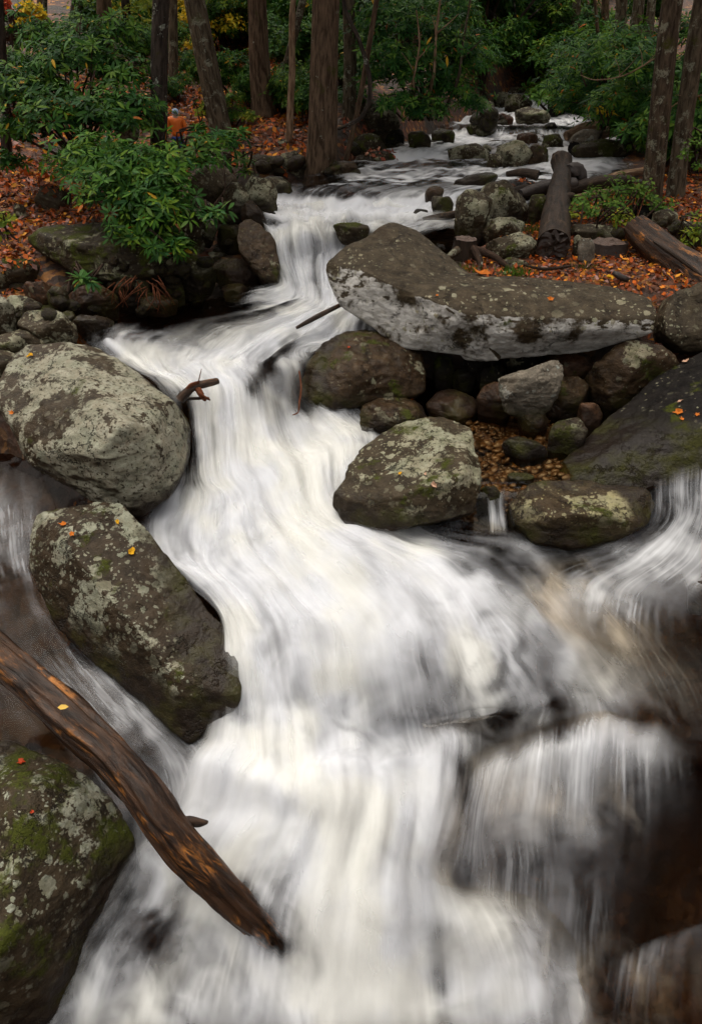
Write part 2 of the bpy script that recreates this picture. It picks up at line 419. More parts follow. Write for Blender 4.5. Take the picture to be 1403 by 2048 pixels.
        Fk = sub[grid_faces(len(rs), len(cs))]; Fk = Fk[fk[Fk].max(axis=1) > .03]
        us = np.unique(Fk); rm = np.full(len(V), -1); rm[us] = np.arange(len(us))
        mk = mesh_np('spray', Vk[us], rm[Fk])
        mk.attributes.new('foam', 'FLOAT', 'POINT').data.foreach_set('value', fk[us].astype(np.float32))
        mk.attributes.new('edge', 'FLOAT', 'POINT').data.foreach_set('value', (smooth(0, .12, e) * 1.0)[us].astype(np.float32))
        color_attr(mk, tint[us])
        tag(link('spray', mk, MAT['spray']), 'thin veil of spray over the ' + name.replace('_', ' '), None, None, 'structure')
    return o, B

def water_material(name, tint=(.93, .89, .82), rough=.16, cheap=False, gloss=.15):
    """running water: clear film where there is no foam, aerated white water where there is"""
    m = NT(name)
    f = m.n('ShaderNodeAttribute', attribute_name='foam').outputs['Fac']
    ed = m.n('ShaderNodeAttribute', attribute_name='edge').outputs['Fac']
    P = m.n('ShaderNodeTexCoord').outputs['Object']
    tr = m.n('ShaderNodeBsdfTransparent', Color=tint).outputs[0]
    gl = m.n('ShaderNodeBsdfGlossy', Roughness=rough).outputs[0]
    fr = m.math('MULTIPLY', m.n('ShaderNodeFresnel', IOR=1.33).outputs[0], gloss)
    wm = m.n('ShaderNodeMixShader'); m.set(wm.inputs[0], fr); m.set(wm.inputs[1], tr); m.set(wm.inputs[2], gl)
    if cheap: return m.done(wm.outputs[0])
    white = m.n('ShaderNodeAttribute', attribute_name='tint').outputs['Color']
    dif = m.n('ShaderNodeBsdfDiffuse', Color=white, Roughness=0.0).outputs[0]
    trl = m.n('ShaderNodeBsdfTranslucent', Color=white).outputs[0]
    fm = m.n('ShaderNodeMixShader'); m.set(fm.inputs[0], .2); m.set(fm.inputs[1], dif); m.set(fm.inputs[2], trl)
    mx = m.n('ShaderNodeMixShader'); m.set(mx.inputs[0], f); m.set(mx.inputs[1], wm.outputs[0]); m.set(mx.inputs[2], fm.outputs[0])
    t0 = m.n('ShaderNodeBsdfTransparent').outputs[0]
    em = m.n('ShaderNodeMixShader'); m.set(em.inputs[0], ed); m.set(em.inputs[1], t0); m.set(em.inputs[2], mx.outputs[0])
    return m.done(em.outputs[0])
m = NT('spray')
f = m.n('ShaderNodeAttribute', attribute_name='foam').outputs['Fac']; ed = m.n('ShaderNodeAttribute', attribute_name='edge').outputs['Fac']
wc = m.n('ShaderNodeAttribute', attribute_name='tint').outputs['Color']
dif = m.n('ShaderNodeBsdfDiffuse', Color=wc).outputs[0]; trl = m.n('ShaderNodeBsdfTranslucent', Color=wc).outputs[0]
a = m.n('ShaderNodeMixShader'); m.set(a.inputs[0], .4); m.set(a.inputs[1], dif); m.set(a.inputs[2], trl)
b = m.n('ShaderNodeMixShader'); m.set(b.inputs[0], m.math('MULTIPLY', f, ed)); m.set(b.inputs[1], m.n('ShaderNodeBsdfTransparent').outputs[0]); m.set(b.inputs[2], a.outputs[0])
MAT['spray'] = m.done(b.outputs[0])
MAT['water'] = water_material('cascade_water')
MAT['water_far'] = water_material('upper_stream_water', tint=(.55, .47, .38), gloss=.5)
MAT['water_side'] = water_material('side_water', tint=(.93, .86, .76))
MAT['water_pool'] = water_material('pool_water', tint=(.88, .74, .52), rough=.06, gloss=.8)
MAT['water_back'] = water_material('backing_water', tint=(.40, .27, .16), cheap=True, gloss=.22, rough=.07)

K = lambda us, vs, fs, zs=None: [(u, v, f) if zs is None else (u, v, f, z) for u, v, f, z in zip(us, vs, fs, zs or us)]
# --- main cascade
MAIN = [
 ('z', 2.0, K((515,545,580,625,670,720,780,850), (402,402,402,402,402,404,408,412), (.85,.9,.9,.9,.85,.85,.85,.8))),
 ('z', 1.975, K((515,545,580,620,660,705,760,850), (434,434,434,434,432,432,434,440), (.8,.85,.85,.85,.75,.75,.8,.8))),
 ('z', 1.93, K((530,558,588,622,655,692,735,800), (460,464,468,470,462,456,458,462), (.75,.8,.75,.8,.72,.5,.6,.7))),
 ('z', 1.66, K((545,566,592,624,656,690,728,780), (515,522,524,522,514,506,505,505), (.9,.85,.85,.9,.9,.62,.7,.8))),
 ('z', 1.40, K((551,575,602,632,660,692,722,760), (572,582,588,594,598,600,602,602), (.95,1,1,1,1,1,.95,.9))),
 ('z', 1.37, K((410,470,535,590,630,662,695,730), (598,608,616,622,627,632,636,640), (.04,.12,.34,.75,1,1,.95,.9))),
 ('z', 1.35, K((215,300,390,475,550,612,665,715), (632,646,656,663,665,667,670,674), (.02,.07,.24,.55,.86,.95,.85,.6))),
 ('z', 1.325, K((160,250,335,410,475,540,602,662), (682,700,716,728,726,712,696,690), (.22,.55,.72,.82,.92,.85,.65,.5))),
 ('z', 1.275, K((290,345,395,447,497,548,604,655), (752,768,776,772,765,750,728,714), (.5,.5,.85,.97,.85,.62,.55,.4))),
 ('z', 1.03, K((345,373,405,457,512,564,616,664), (838,850,854,852,838,812,788,770), (.3,.42,.85,.95,.92,.68,.55,.4))),
 ('z', .83, K((352,380,412,464,526,588,648,705), (925,940,948,944,916,880,850,828), (.35,.7,.98,1,1,.95,.85,.65))),
 ('z', .765, K((325,385,440,492,562,626,688,745), (985,990,992,985,960,928,898,868), (.75,.95,1,1,.97,.95,.9,.6))),
 ('z', .72, K((280,372,440,512,592,645,700,765), (1042,1052,1052,1046,1030,1008,985,930), (.85,.95,1,.97,.92,.9,.7,.4))),
 ('z', .68, K((290,372,450,542,642,722,805,905), (1108,1112,1112,1106,1092,1076,1066,1052), (.85,.92,.97,.97,.97,.88,.65,.25))),
 ('z', .64, K((360,425,502,602,722,850,965,1085), (1160,1168,1172,1168,1152,1130,1110,1082), (.85,.92,.97,.97,.95,.88,.5,.25))),
 ('z', .575, K((430,474,550,662,800,930,1055,1175), (1222,1234,1240,1244,1240,1220,1190,1160), (.8,.92,.97,.97,.95,.82,.55,.35))),
 ('z', .41, K((440,492,572,684,822,972,1122,1265), (1306,1318,1326,1332,1330,1312,1284,1262), (.7,.88,.92,.95,.80,.72,.5,.35))),
 ('z', .17, K((428,496,590,702,842,1012,1192,1345), (1402,1414,1424,1432,1430,1412,1390,1382), (.5,.8,.82,.85,.58,.52,.42,.25))),
 ('z', .05, K((405,492,600,712,852,990,1212,1385), (1472,1500,1530,1502,1462,1436,1476,1482), (.7,.88,.9,.9,.78,.40,.28,.12))),
 ('z', .02, K((372,468,590,712,862,990,1205,1395), (1514,1540,1578,1540,1500,1490,1530,1545), (.85,.97,1,1,.97,.45,.15,.05), (.04,.08,.05,.08,.08,-.05,-.2,-.25))),
 ('z', -.1, K((330,448,580,712,850,960,1180,1395), (1618,1628,1638,1640,1640,1640,1640,1645), (.72,.88,1,1,.9,.5,.2,.08), (-.12,-.1,-.08,-.08,-.12,-.28,-.45,-.5))),
 ('z', -.25, K((245,388,540,692,832,945,1160,1405), (1722,1732,1742,1750,1750,1745,1745,1745), (.55,.72,.92,1,.82,.30,.1,.05), (-.28,-.27,-.25,-.24,-.28,-.42,-.62,-.65))),
 ('z', -.42, K((175,335,508,682,842,990,1180,1420), (1836,1842,1852,1860,1855,1845,1850,1850), (.42,.6,.78,.95,.8,.52,.15,.05), (-.45,-.44,-.42,-.4,-.42,-.45,-.75,-.8))),
 ('z', -.62, K((105,285,478,672,852,1030,1200,1430), (1955,1962,1972,1980,1975,1960,1965,1970), (.42,.58,.72,.92,.8,.75,.3,.08), (-.65,-.64,-.62,-.6,-.62,-.65,-.9,-.9))),
 ('z', -.85, K((50,245,458,662,855,1045,1230,1450), (2120,2120,2120,2120,2120,2120,2120,2120), (.4,.55,.7,.9,.8,.7,.3,.08))),
]
for _, _, nd in MAIN:      # one more line of current, running out to the right
    a, b = nd[-2], nd[-1]; e_ = [b[0] + max(.9 * (b[0] - a[0]), 40), b[1] + .8 * (b[1] - a[1]), b[2] * .35]
    if len(b) > 3: e_.append(b[3] - .02)
    nd.append(tuple(e_))
stroke([(1040,1085),(1085,1170),(1125,1250),(1190,1320),(1260,1385),(1330,1440)], .5, .09, .10)
stroke([(1060,1120),(1120,1210),(1200,1290),(1300,1370),(1345,1440)], .5, .07, .10)
stroke([(800,1090),(870,1120),(930,1160),(990,1190)], .64, .07, .12)
stroke([(1170,1160),(1210,1190),(1240,1230)], .6, .06, .12)
stroke([(900,1060),(970,1080),(1040,1085)], .66, .06, .1)
stroke([(215,690),(300,725),(370,760)], 1.32, .05, .35)
# hollows and darker windows in the white
for pts, z, w, amt in (([(830,1345),(905,1355)], .36, .08, -.2), ([(985,1330),(1040,1420)], .3, .10, -.10), ([(1080,1330),(1180,1420)], .3, .12, -.15), ([(960,1480),(1030,1420)], .05, .09, -.15), ([(505,775),(545,735),(600,690)], 1.25, .08, -.5), ([(605,800),(640,755)], 1.05, .10, -.42), ([(640,640),(600,660),(560,690)], 1.34, .05, -.2),
    ([(376,850),(385,935)], .95, .07, -.4), ([(700,1020),(690,970)], .75, .06, -.35), ([(640,610),(640,590)], 1.4, .01, 0), ([(560,1780),(600,1850),(640,1920)], -.4, .07, -.22), ([(300,1880),(330,1960)], -.55, .10, -.25), ([(870,1900),(890,2040)], -.6, .06, -.3), ([(920,1560),(960,1640),(930,1700)], -.15, .08, -.3),
    ([(490,1825),(530,1865),(570,1900)], -.5, .08, -.5), ([(560,1180),(640,1250)], .6, .08, -.16), ([(720,1100),(760,1160)], .66, .08, -.14), ([(620,520),(640,560)], 1.6, .06, -.3), ([(585,530),(590,560)], 1.6, .05, -.3), ([(480,870),(500,920)], .95, .07, -.15), ([(420,820),(425,880)], 1.0, .06, -.2), ([(560,830),(580,870)], .95, .06, -.25), ([(740,1380),(750,1450)], .2, .07, -.18), ([(600,1380),(610,1450)], .2, .07, -.16)):
    stroke(pts, z, w, amt)
main_o, MAINB = water_sheet('cascade_water', MAIN, 320, .019, MAT['water'], 'silky white water of the main cascade tumbling towards the viewer', 3, .085, shells=2, fscale=.955, thread=.6, turb=(.66, .76))
# --- upper stream
UP = [
 ('Y', 26.5, K((985,1030,1060,1085,1105,1130), (172,)*6, (.1,.1,.1,.1,.2,.1))),
 ('Y', 24.6, K((965,1005,1040,1070,1098,1125), (192,190,189,189,188,190), (.5,.35,.4,.5,.8,.5))),
 ('Y', 23.7, K((955,1000,1035,1065,1090,1130), (214,)*6, (.85,.8,.8,.85,.95,.8))),
 ('Y', 21.2, K((920,970,1020,1070,1120,1190), (231,)*6, (.4,.5,.35,.45,.5,.3))),
 ('Y', 20.4, K((900,955,1015,1075,1135,1210), (244,)*6, (.5,.5,.6,.7,.5,.3))),
 ('Y', 19.1, K((870,935,1000,1065,1135,1225), (255,)*6, (.1,.1,.15,.12,.1,.2))),
 ('Y', 18.4, K((855,925,995,1065,1140,1240), (271,)*6, (.6,.75,.6,.45,.7,.3))),
 ('Y', 16.6, K((780,870,960,1050,1140,1250), (288,)*6, (.3,.45,.6,.3,.6,.4))),
 ('Y', 15.7, K((740,840,940,1040,1140,1255), (300,)*6, (.3,.55,.35,.3,.6,.35))),
 ('Y', 15.1, K((715,820,930,1040,1145,1260), (317,)*6, (.5,.85,.7,.4,.75,.5))),
 ('Y', 14.3, K((670,780,900,1020,1140,1270), (328,)*6, (.2,.35,.25,.3,.8,.5))),
 ('Y', 13.3, K((620,740,870,1000,1130,1270), (345,)*6, (.05,.35,.45,.55,.5,.2))),
 ('Y', 12.4, K((560,690,820,960,1100,1260), (360,)*6, (.05,.25,.2,.3,.3,.2))),
 ('Y', 11.75, K((535,640,760,880,1020,1150), (374,376,378,378,378,378), (.25,.3,.3,.45,.5,.3))),
 ('Y', 11.55, K((530,625,735,860,980,1100), (386,388,390,390,390,390), (.55,.35,.35,.6,.6,.3))),
 ('Y', 11.2, K((525,620,730,850,960,1060), (406,)*6, (.9,.9,.9,.85,.6,.3))),
 ('Y', 10.4, K((515,620,720,830,930,1010), (428,)*6, (.85,.9,.8,.9,.8,.5))),
 ('Y', 9.9, K((540,640,730,830,920,1000), (452,452,452,455,462,470), (.6,.6,.6,.85,.85,.5))),
]
stroke_keep = list(FOAM_STROKES); FOAM_STROKES.clear()
for (a, b, vv, z) in ((700,760,357,2.16),(800,860,352,2.16),(930,1010,358,2.16),(980,1060,343,2.17),(760,830,338,2.17),(850,930,322,2.2),(640,700,366,2.16),(1000,1060,240,2.4)):
    stroke([(a, vv), (b, vv + 2)], z, .10, .45)
rr_ = random.Random(4)
for _ in range(46):
    vv = rr_.uniform(238, 398); f_ = (vv - 230) / 170; u_ = rr_.uniform(960 - 330 * f_, 1150 + 60 * f_); L_ = rr_.uniform(20, 60) * (.5 + f_)
    zz = float(np.interp(YZ(vv, 2.25), PROF_Y, PROF_Z)); stroke([(u_, vv), (u_ + L_, vv + rr_.uniform(-2, 3))], zz, rr_.uniform(.05, .12), rr_.uniform(.25, .6) * (1 if rr_.random() < .7 else -1))
up_o, UPB = water_sheet('upper_stream_water', UP, 150, .045, MAT['water_far'], 'shallow upper stream stepping down between mossy rocks', 5, .05, smul=.8, fine=.7, cream=.4, veil=1.5, fscale=1.25)
FOAM_STROKES[:] = stroke_keep
# --- right side stream
SIDE = [
 ('z', 1.05, K((1285,1345,1430,1560), (965,935,905,880), (.2,.5,.6,.5))),
 ('z', .93, K((1290,1345,1430,1560), (1000,975,955,930), (.3,.6,.6,.5))),
 ('z', .78, K((1280,1340,1420,1560), (1048,1040,1025,1010), (.25,.45,.55,.4))),
 ('z', .68, K((1165,1270,1385,1560), (1092,1104,1112,1116), (.3,.55,.5,.3))),
 ('z', .625, K((1050,1170,1300,1560), (1118,1160,1190,1230), (.2,.55,.5,.05))),
 ('z', .57, K((1020,1150,1290,1560), (1170,1235,1295,1340), (.08,.30,.10,.02))),
 ('z', .50, K((1080,1200,1330,1560), (1240,1300,1360,1420), (.02,.08,.04,.02))),
]
FOAM_STROKES.clear()
side_o, SIDEB = water_sheet('side_stream_water', SIDE, 140, .02, MAT['water_side'], 'side stream sliding in from the right edge', 7, .03, lift=-.015, cream=.2, veil=.7, fine=.8, fscale=.75, edge=.2, thread=.9)
FOAM_STROKES.clear()
# --- rounded fall at lower right
HUMP = [
 ('z', .10, K((920,985,1085,1190,1300,1420), (1530,1478,1442,1425,1432,1470), (.0,.02,.05,.08,.05,.0))),
 ('z', .17, K((905,975,1080,1190,1290,1400), (1596,1540,1496,1474,1486,1532), (.25,.42,.62,.72,.60,.15))),
 ('z', .09, K((880,960,1070,1185,1290,1410), (1650,1600,1550,1530,1545,1600), (.45,.56,.60,.60,.46,.12))),
 ('z', -.14, K((862,950,1060,1180,1290,1420), (1715,1680,1645,1635,1650,1700), (.55,.55,.55,.48,.25,.05))),
 ('z', -.45, K((850,945,1055,1170,1285,1430), (1790,1775,1760,1760,1775,1800), (.45,.42,.45,.36,.15,.03))),
 ('z', -.72, K((868,955,1055,1165,1285,1440), (1875,1880,1880,1880,1890,1920), (.5,.45,.45,.30,.10,.03))),
 ('z', -.85, K((890,965,1055,1165,1290,1450), (1985,1990,1990,1990,2000,2030), (.6,.5,.45,.25,.08,.03))),
 ('z', -1.0, K((890,965,1055,1165,1290,1450), (2110,2110,2110,2110,2120,2140), (.6,.5,.45,.2,.06,.03))),
]
hump_o, HUMPB = water_sheet('rounded_fall_water', HUMP, 170, .015, MAT['water_side'], 'veil of water rounding over a hidden boulder at lower right', 11, .06, edge=.14, cream=.2, veil=.38, fine=.8, fscale=.80, turb=(.02, .25), turbk=.45, thread=.8, shells=3, shell_step=.02)
# --- low swell in the far lower right corner
SWELL = [
 ('z', -.55, K((1180,1270,1380,1520), (1930,1890,1850,1810), (.05,.3,.55,.4))),
 ('z', -.60, K((1170,1260,1370,1520), (1980,1950,1910,1880), (.1,.45,.5,.4))),
 ('z', -.80, K((1150,1250,1370,1520), (2050,2040,2010,1990), (.1,.3,.25,.2))),
 ('z', -1.0, K((1130,1250,1370,1520), (2130,2130,2120,2120), (.05,.15,.12,.1))),
]
water_sheet('corner_swell_water', SWELL, 80, .015, MAT['water_side'], 'low dark swell in the corner below the rounded fall', 13, .03, edge=.3, cream=.1, veil=.45, fine=.6, fscale=.5)
# --- dark water on the left, behind the leaning log
LEFTW = [
 ('z', .62, K((-160,-60,20,90), (860,900,930,960), (.05,.1,.12,.1))),
 ('z', .52, K((-160,-60,30,110), (960,975,1000,1010), (.2,.32,.3,.12))),
 ('z', .42, K((-160,-50,40,130), (1080,1095,1110,1120), (.25,.4,.4,.15))),
 ('z', .30, K((-160,-30,70,190), (1200,1205,1210,1220), (.1,.22,.28,.2))),
 ('z', .20, K((-150,10,140,270), (1320,1320,1320,1330), (.06,.15,.26,.32))),
 ('z', .08, K((-100,90,230,370), (1440,1430,1425,1430), (.05,.2,.36,.42))),
 ('z', -.04, K((0,170,300,430), (1540,1520,1505,1500), (.05,.2,.45,.55))),
 ('z', -.22, K((80,220,330,450), (1640,1620,1600,1590), (.2,.45,.6,.6))),
 ('z', -.45, K((100,220,330,450), (1760,1740,1720,1700), (.3,.5,.5,.5))),
]
water_sheet('left_channel_water', LEFTW, 120, .02, MAT['water_side'], 'dark brown water slipping past the left boulders', 17, .02, lift=-.02, cream=.1, veil=1.2, fscale=.9)
# --- clear pebbly pool under the long slab
POOL = [
 ('z', .86, K((840,940,1050,1160,1230), (770,772,775,790,800), (.01,)*5)),
 ('z', .855, K((860,940,1040,1130,1200), (850,850,850,855,860), (.01,)*5)),
 ('z', .845, K((890,950,1020,1090,1160), (930,930,930,935,940), (.01,)*5)),
 ('z', .835, K((930,960,995,1040,1110), (985,982,980,980,982), (.02,.03,.1,.03,.02))),
 ('z', .70, K((945,970,995,1030,1090), (1030,1030,1030,1030,1030), (.1,.2,.6,.15,.05))),
 ('z', .60, K((945,970,995,1030,1090), (1070,1070,1070,1070,1070), (.1,.2,.3,.15,.05))),
]
water_sheet('pool_water', POOL, 80, .03, MAT['water_pool'], 'clear shallow pool under the long slab', 19, .008)

# ------------------------------------------------------------------ one level field under all sheets: backing water and the ground under it
NX0, NX1, NY0, NY1, CS = -4.2, 5.2, .9, 12.6, .045
nxg = int((NX1 - NX0) / CS); nyg = int((NY1 - NY0) / CS)
acc = np.zeros((nyg, nxg)); cnt = np.zeros((nyg, nxg))
for B in SHEETS:
    Q = B[..., :3].reshape(-1, 3)
    ix = ((Q[:, 0] - NX0) / CS).astype(int); iy = ((Q[:, 1] - NY0) / CS).astype(int)
    ok = (ix >= 0) & (ix < nxg) & (iy >= 0) & (iy < nyg)
    ix, iy, zq = ix[ok], iy[ok], Q[ok, 2]
    a1 = np.zeros_like(acc); c1 = np.zeros_like(cnt)
    np.add.at(a1, (iy, ix), zq); np.add.at(c1, (iy, ix), 1)
    have = c1 > 0
    zz = np.where(have, a1 / np.maximum(c1, 1), 0)
    both = have & (cnt > 0)
    acc = np.where(both, np.minimum(acc, zz), np.where(have, zz, acc)); cnt = np.maximum(cnt, have)
known = cnt > 0
Wf = np.where(known, acc, 0.0); kn = known.astype(float)
wsum = kn.copy(); val = Wf.copy(); dist = np.where(known, 0.0, 99.0)
def shift4(A):
    Pd = np.pad(A, 1, mode='edge')
    return Pd[:-2, 1:-1], Pd[2:, 1:-1], Pd[1:-1, :-2], Pd[1:-1, 2:]
for it in range(60):
    nb = shift4(val * (wsum > 0)); nw = shift4((wsum > 0).astype(float))
    sw = sum(nw); fill = (wsum == 0) & (sw > 0)
    val = np.where(fill, sum(nb) / np.maximum(sw, 1), val); wsum = np.where(fill, 1, wsum)
    dist = np.where(fill, (it + 1) * CS, dist)
for it in range(120):
    av = sum(shift4(val)) / 4
    val = np.where(known, val, av)
val = val + .25 * (sum(shift4(val)) / 4 - val)
vmin = val.copy()
for _ in range(3): vmin = np.minimum(vmin, np.minimum.reduce(shift4(vmin)))
def field(x, y, low=False):
    fx = np.clip((x - NX0) / CS - .5, 0, nxg - 1.001); fy = np.clip((y - NY0) / CS - .5, 0, nyg - 1.001)
    i = fx.astype(int); j = fy.astype(int); a = fx - i; b = fy - j
    def s(A): return (A[j, i] * (1 - a) + A[j, i + 1] * a) * (1 - b) + (A[j + 1, i] * (1 - a) + A[j + 1, i + 1] * a) * b
    inside = (x > NX0) & (x < NX1) & (y > NY0) & (y < NY1)
    return s(vmin if low else val), np.where(inside, s(dist), 99.0)
def floor_z(x, y):
    """ground level, dug out under the stream"""
    x = np.asarray(x, float); y = np.asarray(y, float)
    g = ground_z(x, y); w, d = field(x, y, True)
    P = np.stack([x, y, 0 * x], -1).reshape(-1, 3)
    bed = w - .29 - .10 * (fbm(P * 2.2, 4, 61).reshape(g.shape)) - .08 * np.abs(fbm(P * 7, 2, 62).reshape(g.shape))
    k = smooth(.50, .12, d)
    return g * (1 - k) + np.minimum(g, bed) * k, k
# backing water
bx = NX0 + (np.arange(nxg) + .5) * CS; by = NY0 + (np.arange(nyg) + .5) * CS
BX, BY = np.meshgrid(bx, by)
bq = np.stack([BX, BY, 0 * BX], -1).reshape(-1, 3)
bz = vmin - .11 + .018 * fbm(bq * 3.5, 3, 81).reshape(val.shape)
F = grid_faces(nyg, nxg); dm = dist.ravel()
F = F[(dm[F] < .36).all(axis=1)]
used = np.unique(F); remap = np.full(nyg * nxg, -1); remap[used] = np.arange(len(used))
BV = np.stack([BX, BY, bz], -1).reshape(-1, 3)[used]
me = mesh_np('stream_water', BV, remap[F][:, ::-1])
me.attributes.new('flow', 'FLOAT_VECTOR', 'POINT').data.foreach_set('vector', np.stack([BV[:, 0], BV[:, 1], 0 * BV[:, 0]], -1).astype(np.float32).ravel())
tag(link('stream_water', me, MAT['water_back']), 'clear brown stream water between the white sheets', None, None, 'structure')

gy = np.concatenate([np.arange(-6, 1, .5), np.arange(1, 12.6, .05), np.arange(12.6, 14, .1), np.arange(14, 30, .25), np.arange(30, 60, 1.0), np.linspace(60, 140, 24)])
gs = np.concatenate([-np.geomspace(80, 6.2, 26), np.arange(-6, -3.6, .14), np.arange(-3.6, 5.0, .06), np.arange(5.0, 8, .14), np.geomspace(8, 80, 26)])
GX, GY = np.meshgrid(gs, gy)
GZ, GK = floor_z(GX, GY)
nr, nc = GX.shape
idx = np.arange(nr * nc).reshape(nr, nc)
GF = np.stack([idx[:-1, :-1], idx[:-1, 1:], idx[1:, 1:], idx[1:, :-1]], -1).reshape(-1, 4)
GV = np.stack([GX, GY, GZ], -1).reshape(-1, 3)
m = NT('forest_floor'); P = m.n('ShaderNodeTexCoord').outputs['Object']
n1, _ = m.noise(P, 1.3, 5, .6); n2, _ = m.noise(P, 12, 6, .7)
v = m.voro(m.vadd(P, m.noise(P, 9, 3)[1], .12), 11); sc = m.n('ShaderNodeSeparateColor', Color=v.outputs['Color'])
leaf = m.mix(sc.outputs[0], (.022, .009, .004), (.13, .034, .006))
leaf = m.mix(m.math('GREATER_THAN', sc.outputs[1], .82), leaf, (.28, .11, .015))
c = m.mix(m.step(n1, .35, .6), (.020, .012, .006), leaf)
c = m.mix(m.step(n2, .55, .75, 0, .6), c, (.02, .014, .009))
bk = m.n('ShaderNodeAttribute', attribute_name='bed').outputs['Fac']
vb = m.voro(m.vadd(P, m.noise(P, 5, 3)[1], .2), 9); sb = m.n('ShaderNodeSeparateColor', Color=vb.outputs['Color'])
cb = m.mix(m.step(n1, .35, .65), (.006, .004, .003), (.030, .017, .008))
cb = m.mix(m.math('MULTIPLY', sb.outputs[0], .5), cb, (.045, .025, .010))
c = m.mix(bk, c, cb)
MAT['ground'] = m.done(m.bsdf(Base_Color=c, Roughness=m.fmix(bk, .8, .4), Normal=m.bump(m.math('ADD', m.fmix(bk, v.outputs['Distance'], vb.outputs['Distance']), m.fmix(bk, n2, n1)), .6, .04)))
gme = mesh_np('ground', GV, GF)
gme.attributes.new('bed', 'FLOAT', 'POINT').data.foreach_set('value', GK.ravel().astype(np.float32))
ground = link('ground', gme, MAT['ground']); tag(ground, 'dark forest floor under the autumn leaves', None, None, 'structure')

# ------------------------------------------------------------------ boulders
_ico = {}
def ico(sub):
    if sub not in _ico:
        bm = bmesh.new(); bmesh.ops.create_icosphere(bm, subdivisions=sub, radius=1.0)
        V = np.array([v.co[:] for v in bm.verts]); F = np.array([[v.index for v in f.verts] for f in bm.faces]); bm.free()
        _ico[sub] = (V / np.linalg.norm(V, axis=1, keepdims=True), F)
    return _ico[sub]
def hull_planes(pts):
    bm = bmesh.new()
    for p in pts: bm.verts.new(p)
    r = bmesh.ops.convex_hull(bm, input=bm.verts)
    bm.normal_update()
    fs = [(f.normal.copy(), f.calc_center_median(), f.calc_area()) for f in bm.faces if f.calc_area() > 1e-7]
    bm.free()
    ctr = np.mean([list(p) for p in pts], axis=0)
    out = []
    for n, c, a in sorted(fs, key=lambda t: -t[2]):
        n = np.array(n); c = np.array(c)
        if np.dot(n, c - ctr) < 0: n = -n
        for o in out:
            if np.dot(o[0], n) > .965: break
        else: out.append((n, c))
    return np.array([o[0] for o in out]), np.array([o[1] for o in out])
ROCKS = []
def hull_rock(name, label, hulls, mat, sub=6, p=14, amp=.035, freq=2.2, seed=1, cat='rock', group=None, centre=None, wet=None, ridge=.8, chips=12):
    """star-shaped boulder: rounded union of convex blocks, then weathered"""
    pts_all = np.array([q for h in hulls for q in h], float)
    c = np.array(centre) if centre is not None else pts_all.mean(axis=0)
    X = pts_all - c
    U, S, Wt = np.linalg.svd(X, full_matrices=False)
    s = S / math.sqrt(len(X)); s = np.maximum(s, s.max() * .25)
    A = (Wt.T * s)
    D, F = ico(sub)
    W = D @ A.T
    best = None
    for h in hulls:
        n, q = hull_planes(h)
        d = np.einsum('ij,ij->i', n, q - c)
        rg = np.random.RandomState(seed + 300); cn = rg.randn(chips, 3); cn /= np.linalg.norm(cn, axis=1, keepdims=True)      # chipped faces
        sup = ((np.array(h) - c) @ cn.T).max(axis=0) * rg.uniform(.895, .985, chips)
        n = np.concatenate([n, cn]); d = np.concatenate([d, sup])
        d = np.maximum(d, .02)
        g = np.maximum(W @ n.T / d, 0)
        gm = g.max(axis=1, keepdims=True)
        t = 1.0 / (gm[:, 0] * ((g / gm) ** p).sum(axis=1) ** (1.0 / p))
        best = t if best is None else np.maximum(best, t)
    V = W * best[:, None]
    size = float(np.median(np.linalg.norm(V, axis=1)))
    N = V / np.linalg.norm(V, axis=1, keepdims=True)
    f0 = freq / max(size, .15)
    n1 = fbm(V * f0 + seed * 7.7, 4, seed)
    n2 = 1 - np.abs(fbm(V * f0 * 1.3 * np.array([1, 1, 1.8]) + seed * 3.1, 3, seed + 50)) * 2
    n3 = fbm(V * f0 * 7 + seed, 3, seed + 90)
    n4 = fbm(V * f0 * .55 + seed * 1.7, 2, seed + 120)
    disp = size * (amp * 1.7 * n1 + amp * ridge * (n2 - .6) + amp * .4 * n3 + amp * 1.6 * n4)
    V = V + N * disp[:, None] + c
    base = np.array([c[0], c[1], V[:, 2].min()])
    me = mesh_np(name, V - base, F)
    wl_, wd_ = field(V[:, 0], V[:, 1])
    above = np.where(wd_ < .55, V[:, 2] - wl_, 5.0)
    me.attributes.new('above_water', 'FLOAT', 'POINT').data.foreach_set('value', above.astype(np.float32))
    o = link(name, me, mat, None, base)
    tag(o, label, cat, group)
    ROCKS.append(o)
    return o
def under(pts, dy=.6, dz=.4, k=.8):
    P = np.array(pts, float); c = P.mean(axis=0)
    Q = c + (P - c) * k + np.array([0, dy, -dz])
    return [tuple(p) for p in P] + [tuple(q) for q in Q]
def px(*uvY): return [PY(*q) for q in uvY]

